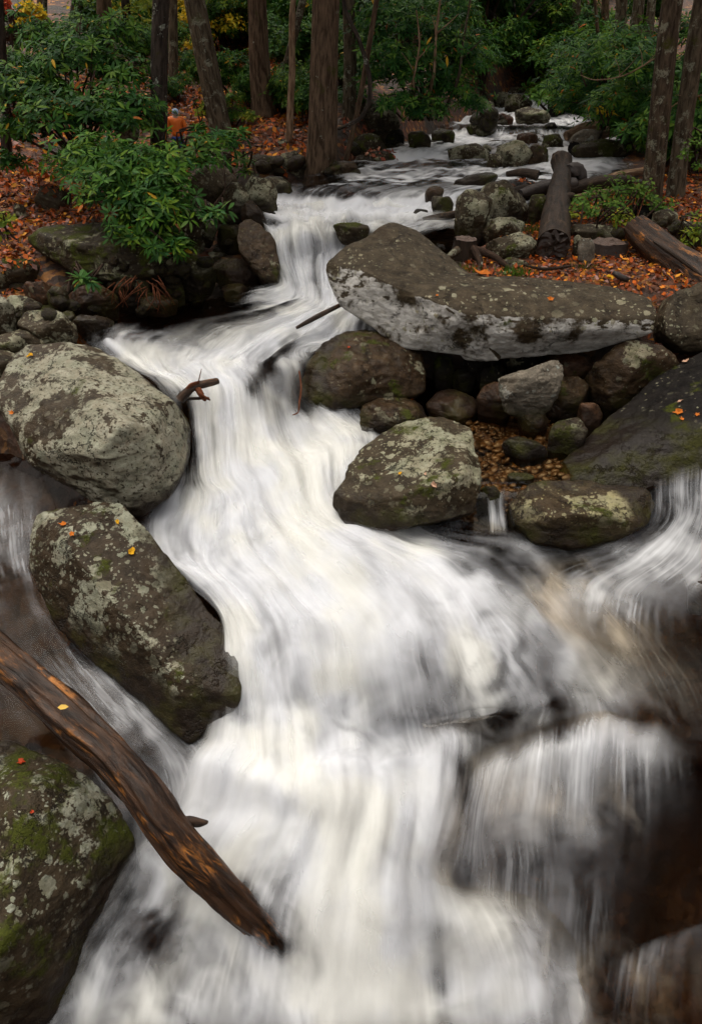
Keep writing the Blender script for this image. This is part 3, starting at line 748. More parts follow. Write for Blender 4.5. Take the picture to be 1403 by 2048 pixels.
hull_rock('boulder', 'huge pale lichen boulder at the left edge beside the split fall', [under(px(
  (50,688,6.1),(150,680,6.1),(250,730,5.9),(345,800,5.6),(374,848,5.35),(377,915,5.2),(345,990,5.0),(282,1036,4.85),(210,1030,4.8),(125,972,4.85),(55,935,5.0),(30,900,5.0),(-15,840,5.3),(-30,765,5.7),(245,850,4.85),(200,925,4.72),(330,880,5.05)), .7, .35, .8)],
  MAT['rock_pale'], 7, 60, .03, 2.0, 11, 'boulder', wet=.95)
hull_rock('boulder', 'long tilted lichen boulder left of the lower fall with four yellow leaves', [under(px(
  (70,1020,4.72),(160,998,4.78),(232,1004,4.68),(294,1056,4.5),(385,1158,4.2),(436,1240,3.95),(482,1330,3.68),(488,1425,3.45),(440,1488,3.36),(378,1495,3.38),(325,1445,3.5),(225,1352,3.78),(132,1240,4.1),(72,1150,4.4),(48,1080,4.6),
  (110,1045,4.48),(190,1160,4.08),(290,1290,3.73),(370,1400,3.48)), .15, .55, .72)],
  MAT['rock_lichen_b'], 7, 70, .026, 2.4, 23, 'boulder', wet=.18)
hull_rock('boulder', 'big dark lichen boulder in the bottom left corner under the leaning log', [under(px(
  (-60,1485,3.3),(40,1465,3.35),(150,1515,3.15),(235,1605,2.95),(274,1690,2.8),(246,1765,2.7),(220,1855,2.5),(155,1965,2.25),(85,2065,2.05),(-60,2150,1.85),(60,1600,2.7),(60,1750,2.4),(0,1900,2.05),(120,1800,2.45),(-320,1550,3.2),(-320,2100,2.0)), .1, .5, .85)],
  MAT['rock_lichen_d'], 7, 60, .028, 2.4, 31, 'boulder', wet=-.22)
slabA = under(px((650,538,7.7),(660,515,7.75),(688,494,7.85),(785,444,8.4),(850,476,8.5),(895,512,8.2),(662,602,7.5),(738,654,7.25),(828,694,7.0),(920,712,6.9),(1010,716,6.9),(738,545,7.38),(850,592,7.03),(930,640,6.78),(960,563,7.7)), .5, .12, .8)
slabB = under(px((850,592,7.03),(930,640,6.78),(1000,668,6.72),(1332,642,6.65),(1342,603,6.9),(1240,586,7.3),(1110,566,7.6),(960,558,7.75),(880,540,7.7),(920,712,6.9),(1010,716,6.9),(1190,709,6.85),(1282,684,6.72),(760,562,7.3)), .5, .15, .8)
slab = hull_rock('boulder', 'long undercut slab boulder with pale front face, capped by the leafy bench', [slabA, slabB], MAT['rock_slabface'], 7, 60, .02, 2.6, 41, 'boulder', wet=0.0, centre=PY(930, 620, 7.35))
hull_rock('boulder', 'brown wet boulder wedged under the pale end of the long slab', [under(px((606,722,7.0),(648,678,7.2),(720,656,7.35),(802,666,7.3),(855,708,7.1),(864,772,6.8),(825,804,6.65),(740,820,6.6),(648,828,6.6),(596,795,6.75),(730,740,6.62)), .5, .35, .8)], MAT['rock_wet'], 6, 28, .04, 2.4, 43, 'boulder', wet=1.1)
hull_rock('boulder', 'yellowish lichen boulder with a flat top standing mid stream', [under(px((660,1003,5.0),(696,938,5.25),(726,886,5.5),(800,846,5.7),(902,826,5.75),(942,845,5.6),(954,900,5.3),(967,957,5.0),(954,1003,4.85),(882,1040,4.74),(780,1063,4.74),(686,1050,4.85),(900,960,4.83),(760,1000,4.78),(930,945,4.88)), .4, .4, .82)], MAT['rock_lichen'], 7, 70, .026, 2.4, 47, 'boulder', wet=.80)
hull_rock('boulder', 'flat topped boulder with round yellow lichen below the pebbly pool', [under(px((1014,1002,4.98),(1058,966,5.1),(1150,957,5.15),(1272,970,5.05),(1318,1004,4.9),(1304,1044,4.72),(1232,1080,4.66),(1130,1096,4.66),(1066,1084,4.68),(1024,1042,4.8),(1100,1028,4.68),(1250,1034,4.70)), .3, .35, .85)], MAT['rock_lichen_c'], 6, 50, .028, 2.4, 53, 'boulder', wet=.72)
hull_rock('boulder', 'black sloping boulder at the right edge with a pale lichen flank', [under(px((1106,952,5.55),(1148,898,5.8),(1250,806,6.3),(1330,736,6.6),(1420,696,6.7),(1650,710,6.5),(1650,930,5.3),(1400,958,5.2),(1300,984,5.2),(1200,980,5.3),(1128,970,5.45),(1260,900,5.5),(1380,800,5.85),(1600,790,5.6)), .4, .5, .85)], MAT['rock_dark'], 7, 50, .026, 2.2, 59, 'boulder', wet=.9)
hull_rock('boulder', 'dark speckled boulder against the right end of the long slab', [under(px((1325,640,6.9),(1336,588,7.2),(1400,571,7.3),(1510,586,7.2),(1530,680,6.8),(1420,710,6.75),(1368,705,6.75),(1330,672,6.8)), .5, .25, .85)], MAT['rock_slab'], 6, 40, .034, 2.4, 61, 'boulder', wet=0.0)
hull_rock('boulder', 'mossy boulder on the left bank topped with orange leaves', [under(px((42,478,9.1),(70,450,9.4),(200,440,9.5),(350,450,9.3),(385,500,9.0),(370,545,8.75),(250,560,8.6),(160,556,8.6),(100,520,8.75),(130,490,8.7),(300,490,8.7)), .5, .35, .85)], MAT['rock_moss'], 6, 28, .04, 2.4, 67, 'boulder')
hull_rock('boulder', 'leaning brown and lichen boulder at the left lip of the upper fall', [under(px((474,445,9.45),(492,430,9.6),(520,445,9.5),(548,478,9.3),(562,530,9.05),(560,568,8.9),(520,560,8.9),(490,520,9.0),(474,480,9.2)), .45, .3, .85)], MAT['rock_wet'], 6, 26, .036, 2.4, 71, 'boulder')

def rock(label, u, v, w, h, zb, mat, seed, depth=.8, roll=0, sub=5, Y=None, p=30, amp=.045, cat='rock', group=None, name='rock', bury=.18):
    """boulder from its outline (u, v centre, w, h) and the level of its foot"""
    if Y is None:
        Y = PZ(u, v + h / 2, zb)[1]
    c0 = np.array(PY(u, v, Y)); sl = np.linalg.norm(c0 - np.array([0, 0, H]))
    rx = w / 2 * sl / FPX; ap = h / 2 * sl / FPX
    ry = rx * depth
    th = math.atan2(H - c0[2], Y)
    rz = math.sqrt(max((ap ** 2 - (ry * math.sin(th)) ** 2), (.35 * ap) ** 2)) / max(math.cos(th), .5)
    ry = min(ry, ap / max(math.sin(th), .05) * .95)
    c = np.array(PY(u, v, Y + ry * .7))
    sl2 = np.linalg.norm(c - np.array([0, 0, H])) / sl
    rx *= sl2; rz *= sl2
    rng = np.random.RandomState(seed * 13 + 5)
    n = 13
    k = np.arange(n) + .5
    ph = np.arccos(1 - 2 * k / n); thh = math.pi * (1 + 5 ** .5) * k + rng.rand() * 6
    d = np.stack([np.cos(thh) * np.sin(ph), np.sin(thh) * np.sin(ph), np.cos(ph)], -1) + rng.randn(n, 3) * .16
    d /= np.linalg.norm(d, axis=1, keepdims=True)
    d *= (.97 + rng.rand(n, 1) * .2)
    pts = d * np.array([rx, ry, rz])
    a = math.radians(roll); ca, sa = math.cos(a), math.sin(a)
    pts = np.stack([pts[:, 0] * ca + pts[:, 2] * sa, pts[:, 1], -pts[:, 0] * sa + pts[:, 2] * ca], -1)
    low = pts[pts[:, 2] < 0] * np.array([.85, .85, 1]) - np.array([0, 0, bury])
    pts = np.concatenate([pts, low]) + c
    if Y > 9.5: sub = min(sub, 5)
    return hull_rock(name, label, [[tuple(q) for q in pts]], MAT[mat], sub, p, amp, 2.2, seed, cat, group)

# --- under the long slab and round the pool
rock('pale grey angular rock lying in front of the slab hollow', 1060, 766, 132, 82, .95, 'rock_grey', 101, .6, -14, 6, Y=6.25, p=60, amp=.05)
rock('brown rounded rock left of the pale grey angular rock', 996, 796, 84, 78, .86, 'rock_brown', 102, .8)
rock('olive brown rock right of the pale grey angular rock', 1132, 792, 104, 76, .88, 'rock_wet', 103, .7, 15)
rock('mossy brown rock leaning on the black sloping boulder', 1262, 746, 178, 122, 1.0, 'rock_wet', 104, .5, -28, 6)
rock('dark brown rock in the hollow behind the grey rock', 1135, 735, 120, 80, 1.0, 'rock_brown', 105, .7, Y=7.0)
rock('small upright stone in the dark hollow beside the wet boulder', 886, 735, 44, 56, .95, 'rock_dark', 106, .8)
rock('low round stone at the back of the dark hollow', 928, 755, 50, 38, .92, 'rock_dark', 107, .8)
rock('round stone at the middle of the dark hollow', 982, 748, 46, 36, .95, 'rock_dark', 108, .8, Y=7.0)
rock('shadowed stone below the centre of the long slab', 955, 725, 60, 40, 1.05, 'rock_dark', 109, .8, Y=7.2)
rock('shadowed stone below the right half of the long slab', 1052, 715, 90, 40, 1.1, 'rock_dark', 110, .8, Y=7.25)
rock('low brown rock with a wet lichen crown beside the cascade', 786, 828, 152, 78, .80, 'rock_wet', 111, .8, 8, 6)
rock('flat brown gravelly rock behind the mid stream boulder', 905, 808, 120, 56, .84, 'rock_brown', 112, .9)
rock('reddish brown stone at the back of the pool', 1066, 838, 56, 46, .86, 'rock_brown', 113, .8)
rock('small mossy green rock at the pool edge', 1134, 870, 88, 70, .86, 'rock_moss', 114, .7, -18)
rock('dark flat stone lying in the pebbly pool', 1052, 896, 98, 44, .84, 'rock_dark', 115, .6, 12)
rock('small dark stone near the pool outlet', 1040, 952, 60, 20, .84, 'rock_dark', 116, .8)
rock('mossy stone plugging the gap beside the pool outlet', 980, 998, 54, 58, .66, 'rock_moss', 117, .7)
rock('brown stone between the pool and the black sloping boulder', 1175, 838, 60, 60, .86, 'rock_brown', 118, .7)
# --- left bank, waterline
rock('brown block at the pool edge left of the hanging roots', 186, 600, 102, 64, 1.33, 'rock_brown', 121, .7, 5, 6)
rock('small lichen rock half in the pool beside the huge pale boulder', 184, 646, 78, 38, 1.34, 'rock_lichen', 122, .7, 10)
rock('flat dark stone under the hanging roots', 318, 602, 74, 32, 1.34, 'rock_brown', 123, .8)
rock('small mossy stone beside the hanging rhododendron', 346, 578, 44, 34, 1.36, 'rock_moss', 124, .8, 15)
rock('lichen capped rock at the pool edge below the rhododendron', 388, 546, 84, 72, 1.38, 'rock_lichen', 125, .7, -22, 6)
rock('long brown rounded rock left of the upper fall foot', 472, 545, 104, 52, 1.40, 'rock_brown', 126, .6, 4, 6)
rock('small dark stone in the pool left of the upper fall', 470, 576, 52, 20, 1.37, 'rock_brown', 127, .8)
rock('dark rock with a lichen cap behind the leaning brown boulder', 462, 478, 56, 66, 1.55, 'rock_wet', 128, .7)
rock('steep lichen rock touching the right fringe of the rhododendron', 382, 472, 50, 84, 1.55, 'rock_lichen', 129, .6, 14)
rock('low wet stone in the trickle left of the upper fall', 436, 512, 50, 20, 1.5, 'rock_lichen', 130, .8)
rock('dark stone below the rhododendron roots', 262, 575, 70, 60, 1.36, 'rock_lichen', 131, .8)
# --- left bank, upper
rock('broad smooth grey boulder behind the bare twig', 428, 372, 100, 96, 1.95, 'rock_slab', 132, .7, 10, 6)
rock('lichen capped rock below the smooth grey boulder', 474, 405, 62, 66, 1.98, 'rock_lichen', 133, .8)
rock('tilted lichen boulder at the pool bend above the upper fall', 520, 392, 70, 78, 2.0, 'rock_lichen', 134, .6, 30, 6)
rock('low lichen rock reaching into the calm pool', 552, 372, 66, 36, 2.08, 'rock_lichen', 135, .6, 14)
rock('olive rock under the tilted lichen boulder', 505, 428, 52, 42, 1.95, 'rock_wet', 136, .8, 20)
rock('small wet stone at the left rim of the upper chute', 537, 432, 36, 22, 1.95, 'rock_dark', 137, .8)
rock('lichen rock in the shade left of the smooth grey boulder', 405, 432, 74, 64, 1.85, 'rock_lichen', 138, .7)
rock('mossy lichen rock at the waterline left of the thick trunk', 534, 330, 62, 42, 2.14, 'rock_far', 139, .7, 18)
rock('leaf topped rock at the waterline beside the thick trunk', 586, 326, 64, 40, 2.15, 'rock_far', 140, .7)
rock('greenish lichen rock above the leaf topped waterline rock', 572, 300, 50, 34, 2.28, 'rock_far', 141, .7, 25)
rock('lichen rock on the leafy slope below the leaning trunk', 440, 318, 44, 36, 2.3, 'rock_far', 142, .8)
rock('pale dappled rock beside the orange jacket', 398, 258, 40, 36, 2.45, 'rock_pale', 143, .8)
rock('round rock on the leafy slope above the orange jacket', 378, 204, 42, 34, 2.75, 'rock_far', 144, .8)
rock('flat brown rock at the waterline right of the thick trunk', 676, 336, 76, 26, 2.15, 'rock_wet', 145, .8)
rock('large dark lichen boulder on the left bank under pink leaves', 752, 238, 90, 66, 2.45, 'rock_far', 146, .8, 0, 6)
rock('mossy block at the left bank below the dark lichen boulder', 736, 290, 66, 42, 2.2, 'rock_moss', 147, .7, 10)
rock('shadowed block right of the mossy left bank block', 785, 276, 50, 40, 2.22, 'rock_dark', 148, .7)
rock('yellow mossy stones strip at the left waterline', 760, 312, 66, 18, 2.18, 'rock_moss', 149, .6)
rock('mossy rock at the left waterline below the dense rhododendron', 838, 280, 46, 36, 2.24, 'rock_moss', 150, .7)
rock('brown mossy rock beside the first upstream step', 888, 272, 50, 26, 2.27, 'rock_moss', 151, .7)
# --- left edge cluster
rock('lichen slab with a dark overhung front above the huge pale boulder', 96, 655, 112, 66, 1.45, 'rock_lichen', 161, .7, 14, 6, Y=6.9)
rock('flat ledge rock at the left edge above the huge pale boulder', 38, 678, 110, 40, 1.45, 'rock_lichen', 162, .7, -4)
rock('rounded speckled rock at the left edge beside the huge pale boulder', 8, 738, 90, 86, 1.2, 'rock_lichen', 163, .7)
rock('lichen rock with small red leaves at the left edge', 45, 622, 72, 66, 1.5, 'rock_lichen', 164, .7, 20)
rock('steep lichen rock cut by the left frame edge', 2, 630, 50, 80, 1.5, 'rock_pale', 165, .7, 24)
rock('purple brown stone with a mossy patch on the left bank', 80, 584, 54, 52, 1.5, 'rock_brown', 166, .8)
rock('mossy wedge stone beside the purple brown stone', 114, 598, 42, 52, 1.45, 'rock_moss', 167, .7, 35)
rock('low mossy stone under the purple brown stone', 104, 616, 60, 22, 1.43, 'rock_moss', 168, .8)
rock('small round brown stone left of the brown block', 134, 588, 30, 34, 1.42, 'rock_brown', 169, .8)
rock('tiny lichen stone between the ledge slab and the pool', 136, 636, 34, 30, 1.38, 'rock_lichen', 170, .8)
rock('mossy ledge under leaves at the left edge', 18, 540, 110, 50, 1.6, 'rock_moss', 171, .7)
rock('grey lichen rock in the orange leaves behind the mossy boulder', 104, 398, 66, 48, 2.0, 'rock_slab', 172, .8, -14)
rock('small stone standing in orange leaves at the left edge', 40, 422, 22, 28, 1.98, 'rock_far', 173, .7, -20)
rock('pinkish stone showing through the rhododendron at far left', 126, 168, 32, 18, 3.0, 'rock_grey', 174, .8, Y=15.5)
rock('pale stone behind the rhododendron leaves', 250, 232, 56, 50, 2.5, 'rock_pale', 175, .8, Y=12.2)
# --- right bank and mid stream above the slab
rock('rock parting the upper fall into thin threads', 702, 454, 80, 16, 1.86, 'rock_moss', 181, .7, 4, Y=9.6)
rock('tall lichen boulder beside the long bank log', 948, 422, 82, 84, 1.98, 'rock_lichen', 182, .8, 0, 6)
rock('long lichen boulder leaning behind the tall lichen boulder', 1004, 406, 104, 74, 2.0, 'rock_lichen', 183, .6, 24, 6)
rock('flat lichen rock with leaves below the tall lichen boulder', 1002, 454, 86, 38, 1.95, 'rock_lichen', 184, .8)
rock('rounded lichen rock beside the cut end of the bank log', 1024, 492, 96, 52, 1.88, 'rock_lichen', 185, .8, -5, 6)
rock('small flat stone in grass on the slab bench', 1024, 527, 58, 24, 1.83, 'rock_far', 186, .8)
rock('mossy brown rock in the chute behind the slab', 884, 412, 46, 48, 1.98, 'rock_moss', 187, .8)
rock('small dark stone in the white water behind the slab', 840, 428, 32, 20, 1.97, 'rock_dark', 188, .8)
rock('small brown stone in the shallow pool above the chute', 868, 382, 40, 20, 2.13, 'rock_brown', 189, .8)
rock('mossy rock hidden beside the bank log', 1074, 414, 40, 58, 2.02, 'rock_moss', 190, .7)
rock('long low grey rock behind the round stump', 1200, 464, 130, 28, 1.95, 'rock_far', 191, .4, 2)
rock('upright grey stone left of the round stump', 1172, 496, 34, 44, 1.9, 'rock_grey', 192, .6, -20)
rock('small leaning stone between the bank log and the stump', 1155, 490, 22, 40, 1.9, 'rock_far', 193, .6)
rock('grey stone at the right edge above the split log', 1375, 462, 70, 36, 2.0, 'rock_far', 194, .8)
rock('shaded stone at the right edge below the twin trunks', 1330, 430, 50, 24, 2.08, 'rock_far', 195, .8)
rock('low stone beside the leafy weeds on the right bench', 1290, 420, 60, 24, 2.08, 'rock_dark', 196, .8)
rock('dark rock under the driftwood heap', 1035, 375, 70, 30, 2.1, 'rock_dark', 197, .8)
rock('slanting wet rock awash beyond the chute', 950, 360, 80, 22, 2.14, 'rock_wet', 198, .6, -10)
# --- upstream
rock('big lichen boulder midstream in the upper stream', 1024, 310, 74, 50, 2.14, 'rock_lichen', 201, .7, -14, 6)
rock('dark mossy boulder leaning on the big upstream lichen boulder', 1072, 311, 46, 44, 2.14, 'rock_wet', 202, .7, 10)
rock('small lichen wedge left of the big upstream boulder', 988, 322, 36, 28, 2.15, 'rock_lichen', 203, .7, -20)
rock('low lichen rock splitting the left upstream riffle', 938, 305, 72, 30, 2.17, 'rock_lichen', 204, .7)
rock('small round rock at the right end of the split riffle', 972, 298, 22, 18, 2.2, 'rock_lichen', 205, .7)
rock('dark red stone upstream of the big lichen boulder', 1052, 278, 38, 24, 2.24, 'rock_brown', 206, .7)
rock('mossy stone between two small upstream spouts', 1104, 285, 40, 30, 2.22, 'rock_moss', 207, .8)
rock('brown stone awash right of the dark mossy boulder', 1120, 310, 32, 16, 2.18, 'rock_brown', 208, .8)
rock('mossy boulder on the left side of the second step', 962, 257, 58, 28, 2.27, 'rock_moss', 209, .8)
rock('brown wedge stone above the second step', 1008, 240, 34, 22, 2.37, 'rock_brown', 210, .7, 18)
rock('small mossy stone left of the brown wedge stone', 982, 242, 32, 18, 2.37, 'rock_moss', 211, .7)
rock('lichen boulder lying below the top fall', 1062, 231, 64, 24, 2.44, 'rock_lichen', 212, .7, 5)
rock('little dark stone on the lip of the second step', 1100, 252, 22, 12, 2.36, 'rock_dark', 213, .8)
rock('lichen boulder in the middle of the top fall', 1034, 206, 56, 30, 2.54, 'rock_lichen', 214, .7)
rock('grey boulder at the left of the top fall', 1004, 198, 30, 26, 2.58, 'rock_lichen', 215, .8)
rock('upright grey rock behind the top fall', 1028, 184, 26, 20, 2.8, 'rock_slab', 216, .8, Y=25)
rock('mossy cap rock above the top fall', 1078, 190, 36, 14, 2.75, 'rock_moss', 217, .8, Y=24.8)
rock('dark rock at the right of the top fall', 1112, 212, 34, 36, 2.5, 'rock_dark', 218, .8)
rock('mossy shaded boulder left of the top fall', 972, 226, 36, 44, 2.5, 'rock_moss', 219, .8)
rock('whitish boulder under the fallen log on the far right bank', 1174, 282, 62, 44, 2.22, 'rock_grey', 220, .7)
rock('long mossy ledge with leaves at the right waterline', 1205, 298, 110, 30, 2.2, 'rock_moss', 221, .5)
rock('dark rock at the right waterline beside the mossy ledge', 1150, 296, 30, 28, 2.2, 'rock_dark', 222, .7)
rock('submerged red stone at the right frame edge', 1415, 1172, 70, 44, .55, 'rock_brown', 223, .8)
# ------------------------------------------------------------------ tubes: trunks, logs, branches
def tube(path, radii, nseg=16, step=.06, noise=.0, nfreq=3.0, seed=1, flare=0.0, caps=True, ridge=0.0, ridge_n=9):
    """tapering tube along a polyline; carries 'grain' = (around, along, 0) in metres"""
    A = np.array([(*p, r) for p, r in zip(path, radii)], float)
    L = np.linalg.norm(np.diff(A[:, :3], axis=0), axis=1)
    ts = [0.0]
    for i, l in enumerate(L):
        n = max(2, int(l / step)); ts += list(i + (np.arange(n) + 1) / n)
    B = catmull(A, np.array(ts)); Pc = B[:, :3]; R = np.maximum(B[:, 3], .002)
    T = np.gradient(Pc, axis=0); T /= np.linalg.norm(T, axis=1, keepdims=True) + 1e-9
    ref = np.array([0, 0, 1.0]) if abs(T[:, 2]).mean() < .8 else np.array([0, 1.0, 0])
    X = np.cross(T, ref); X /= np.linalg.norm(X, axis=1, keepdims=True) + 1e-9
    Y = np.cross(T, X)
    s = np.concatenate([[0], np.cumsum(np.linalg.norm(np.diff(Pc, axis=0), axis=1))])
    if flare: R = R * (1 + flare * np.exp(-s / (R[0] * 1.6)))
    th = np.linspace(0, 2 * math.pi, nseg, endpoint=False)
    d = np.cos(th)[None, :, None] * X[:, None, :] + np.sin(th)[None, :, None] * Y[:, None, :]
    rr = np.repeat(R[:, None], nseg, 1)
    q = np.stack([np.cos(th)[None, :] * 1.3 + 0 * rr, np.sin(th)[None, :] * 1.3 + 0 * rr, np.repeat(s[:, None], nseg, 1) * nfreq * .25 + seed * 3.7], -1).reshape(-1, 3)
    if noise: rr = rr * (1 + noise * fbm(q * 1.6, 3, seed).reshape(rr.shape))
    if ridge:
        q2 = np.stack([np.cos(th)[None, :] * ridge_n / 2 + 0 * rr, np.sin(th)[None, :] * ridge_n / 2 + 0 * rr, np.repeat(s[:, None], nseg, 1) * 1.2 + seed], -1).reshape(-1, 3)
        rr = rr * (1 + ridge * fbm(q2, 2, seed + 5).reshape(rr.shape))
    if flare:
        lob = np.sin(th * 3 + seed)[None, :] * .5 + np.sin(th * 5 + seed * 2)[None, :] * .3
        rr = rr * (1 + flare * .35 * lob * np.exp(-s / (R[0] * 1.3))[:, None])
    V = (Pc[:, None, :] + d * rr[..., None]).reshape(-1, 3)
    n = len(Pc)
    i = np.arange(n - 1)[:, None]; j = np.arange(nseg)[None, :]; j2 = (j + 1) % nseg
    F = np.stack([i * nseg + j, i * nseg + j2, (i + 1) * nseg + j2, (i + 1) * nseg + j], -1).reshape(-1, 4)
    G = np.stack([np.repeat((th * R.mean())[None, :], n, 0), np.repeat(s[:, None], nseg, 1), np.zeros((n, nseg))], -1).reshape(-1, 3)
    if caps:
        for end, ring in ((0, 0), (1, n - 1)):
            c = len(V); V = np.concatenate([V, Pc[ring][None]]); G = np.concatenate([G, [[0, s[ring], 1]]])
            a = ring * nseg + np.arange(nseg); b = ring * nseg + (np.arange(nseg) + 1) % nseg
            cc = np.full(nseg, c)
            F = np.concatenate([F, np.stack([a, b, cc, cc], -1)])
    return V, F, G
def merge(parts):
    Vs, Fs, Gs, k = [], [], [], 0
    for V, F, G in parts:
        Vs.append(V); Fs.append(F + k); Gs.append(G); k += len(V)
    return np.concatenate(Vs), np.concatenate(Fs), np.concatenate(Gs)
def tube_mesh(name, T, origin):
    V, F, G = T
    me = bpy.data.meshes.new(name)
    me.from_pydata((V - np.array(origin)).tolist(), [], [[f[0], f[1], f[2]] if f[2] == f[3] else list(f) for f in F.tolist()])
    me.polygons.foreach_set('use_smooth', np.ones(len(me.polygons), bool))
    me.attributes.new('grain', 'FLOAT_VECTOR', 'POINT').data.foreach_set('vector', G.astype(np.float32).ravel())
    me.update()
    return me
def bark_material(name, dark, mid, lich=(.30, .31, .25), la=.3, moss=.2, scale=1.0, rough=.8):
    m = NT(name); tc = m.n('ShaderNodeTexCoord'); P = tc.outputs['Object']
    g = m.n('ShaderNodeAttribute', attribute_name='grain').outputs['Vector']
    a, _ = m.noise(m.vscale(g, (26 * scale, 4 * scale, 1)), 1.0, 5, .65, .4)
    b, _ = m.noise(P, 7, 5, .7); f, _ = m.noise(P, 45, 2, .7)
    c = m.mix(m.step(a, .32, .68), dark, mid)
    L = m.math('MULTIPLY', m.step(b, .66 - .22 * la, .72 - .18 * la), m.step(f, .35, .55))
    c = m.mix(L, c, lich)
    mk = m.math('MULTIPLY', m.step(m.noise(P, 3, 4, .6)[0], .70 - .3 * moss, .82 - .26 * moss), m.step(f, .3, .6))
    c = m.mix(mk, c, (.05, .05, .008))
    h = m.math('ADD', a, m.math('MULTIPLY', f, .2))
    return m.done(m.bsdf(Base_Color=c, Roughness=rough, Specular_IOR_Level=.1, Normal=m.bump(h, .9, .04)))
MAT['bark_brown'] = bark_material('brown_bark', (.036, .022, .013), (.145, .095, .060), la=.05, moss=.35, scale=.9)
MAT['bark_lichen'] = bark_material('lichen_bark', (.026, .018, .012), (.10, .070, .045), lich=(.22, .21, .15), la=.6, moss=.45)
MAT['bark_dark'] = bark_material('dark_bark', (.015, .011, .009), (.06, .045, .035), la=.4, moss=.2)
MAT['bark_grey'] = bark_material('grey_bark', (.032, .023, .014), (.13, .10, .066), lich=(.22, .22, .16), la=.55, moss=.35)
MAT['bark_pale'] = bark_material('pale_dead_wood', (.12, .07, .04), (.36, .24, .15), la=.0, moss=.05)
MAT['twig'] = bark_material('twig_bark', (.02, .013, .010), (.075, .045, .030), la=.15, moss=.0, scale=2)
MAT['twig_red'] = bark_material('red_twig', (.07, .022, .010), (.22, .075, .035), la=0, moss=0, scale=2)
m = NT('wet_log'); g = m.n('ShaderNodeAttribute', attribute_name='grain').outputs['Vector']; P = m.n('ShaderNodeTexCoord').outputs['Object']
a, _ = m.noise(m.vscale(g, (22, 4.5, 1)), 1.0, 6, .72, .7); b, _ = m.noise(m.vscale(g, (6, 2.4, 1)), 1.0, 5, .65); f, _ = m.noise(m.vscale(g, (60, 9, 1)), 1.0, 3, .6)
c = m.mix(m.step(a, .35, .65), (.012, .007, .005), (.060, .030, .016))
k = m.math('MULTIPLY', m.step(b, .50, .61), m.step(a, .47, .61))
c = m.mix(k, c, m.mix(f, (.16, .05, .010), (.50, .20, .04)))
MAT['wet_log'] = m.done(m.bsdf(Base_Color=c, Roughness=m.fmix(a, .25, .5), Specular_IOR_Level=.22, Normal=m.bump(m.math('ADD', a, m.math('MULTIPLY', f, .5)), .7, .02)))
m = NT('old_log'); g = m.n('ShaderNodeAttribute', attribute_name='grain').outputs['Vector']; P = m.n('ShaderNodeTexCoord').outputs['Object']
a, _ = m.noise(m.vscale(g, (20, 3, 1)), 1.0, 6, .68, .5); b, _ = m.noise(P, 5, 5, .65)
c = m.mix(m.step(a, .3, .7), (.009, .006, .004), (.048, .030, .019))
c = m.mix(m.step(b, .56, .70, 0, .7), c, (.11, .07, .04))
MAT['old_log'] = m.done(m.bsdf(Base_Color=c, Roughness=.6, Specular_IOR_Level=.15, Normal=m.bump(a, .8, .03)))
m = NT('cut_wood'); P = m.n('ShaderNodeTexCoord').outputs['Object']; a, _ = m.noise(P, 22, 5, .7)
MAT['cut_wood'] = m.done(m.bsdf(Base_Color=m.mix(a, (.006, .005, .005), (.05, .030, .020)), Roughness=.6, Normal=m.bump(a, .8, .02)))
m = NT('stump_top'); P = m.n('ShaderNodeTexCoord').outputs['Object']; a, _ = m.noise(P, 25, 5, .7)
MAT['stump_top'] = m.done(m.bsdf(Base_Color=m.mix(a, (.03, .018, .013), (.13, .075, .05)), Roughness=.6, Normal=m.bump(a, .6, .02)))
m = NT('moss'); P = m.n('ShaderNodeTexCoord').outputs['Object']; a, _ = m.noise(P, 60, 3, .7); b, _ = m.noise(P, 9, 3, .6)
MAT['moss'] = m.done(m.bsdf(Base_Color=m.mix(a, (.018, .024, .004), m.mix(b, (.07, .075, .010), (.12, .10, .02))), Roughness=.95, Normal=m.bump(a, 1.0, .02)))

def log_obj(name, label, path, radii, mat, cat, seed, ends=None, **kw):
    o0 = path[0]
    T = tube(path, radii, seed=seed, **kw)
    root = empty(name, o0); tag(root, label, cat)
    part = link('wood' if mat is not MAT['old_log'] else 'bark', tube_mesh(name + '_body', T, o0), mat, root)
    return root
def disc(name, c, n, r, mat, parent, origin, seed=1, rough=.02, sides=20, dish=-.02):
    n = Vector(n).normalized(); q = n.to_track_quat('Z', 'Y').to_matrix()
    rng = np.random.RandomState(seed); V = [tuple(Vector(c) - Vector(origin) + n * dish)]; rings = 4
    for k in range(1, rings + 1):
        for j in range(sides):
            a = 2 * math.pi * j / sides; rr = r * k / rings * (1 + .05 * rng.randn() * (k == rings))
            V.append(tuple(Vector(c) - Vector(origin) + q @ Vector((rr * math.cos(a), rr * math.sin(a), rough * rng.randn()))))
    F = [(0, 1 + j, 1 + (j + 1) % sides) for j in range(sides)]
    for k in range(rings - 1):
        for j in range(sides):
            a, b = 1 + k * sides + j, 1 + k * sides + (j + 1) % sides
            F.append((a, a + sides, b + sides, b))
    me = bpy.data.meshes.new(name); me.from_pydata(V, [], F); me.update()
    return link(name, me, mat, parent)

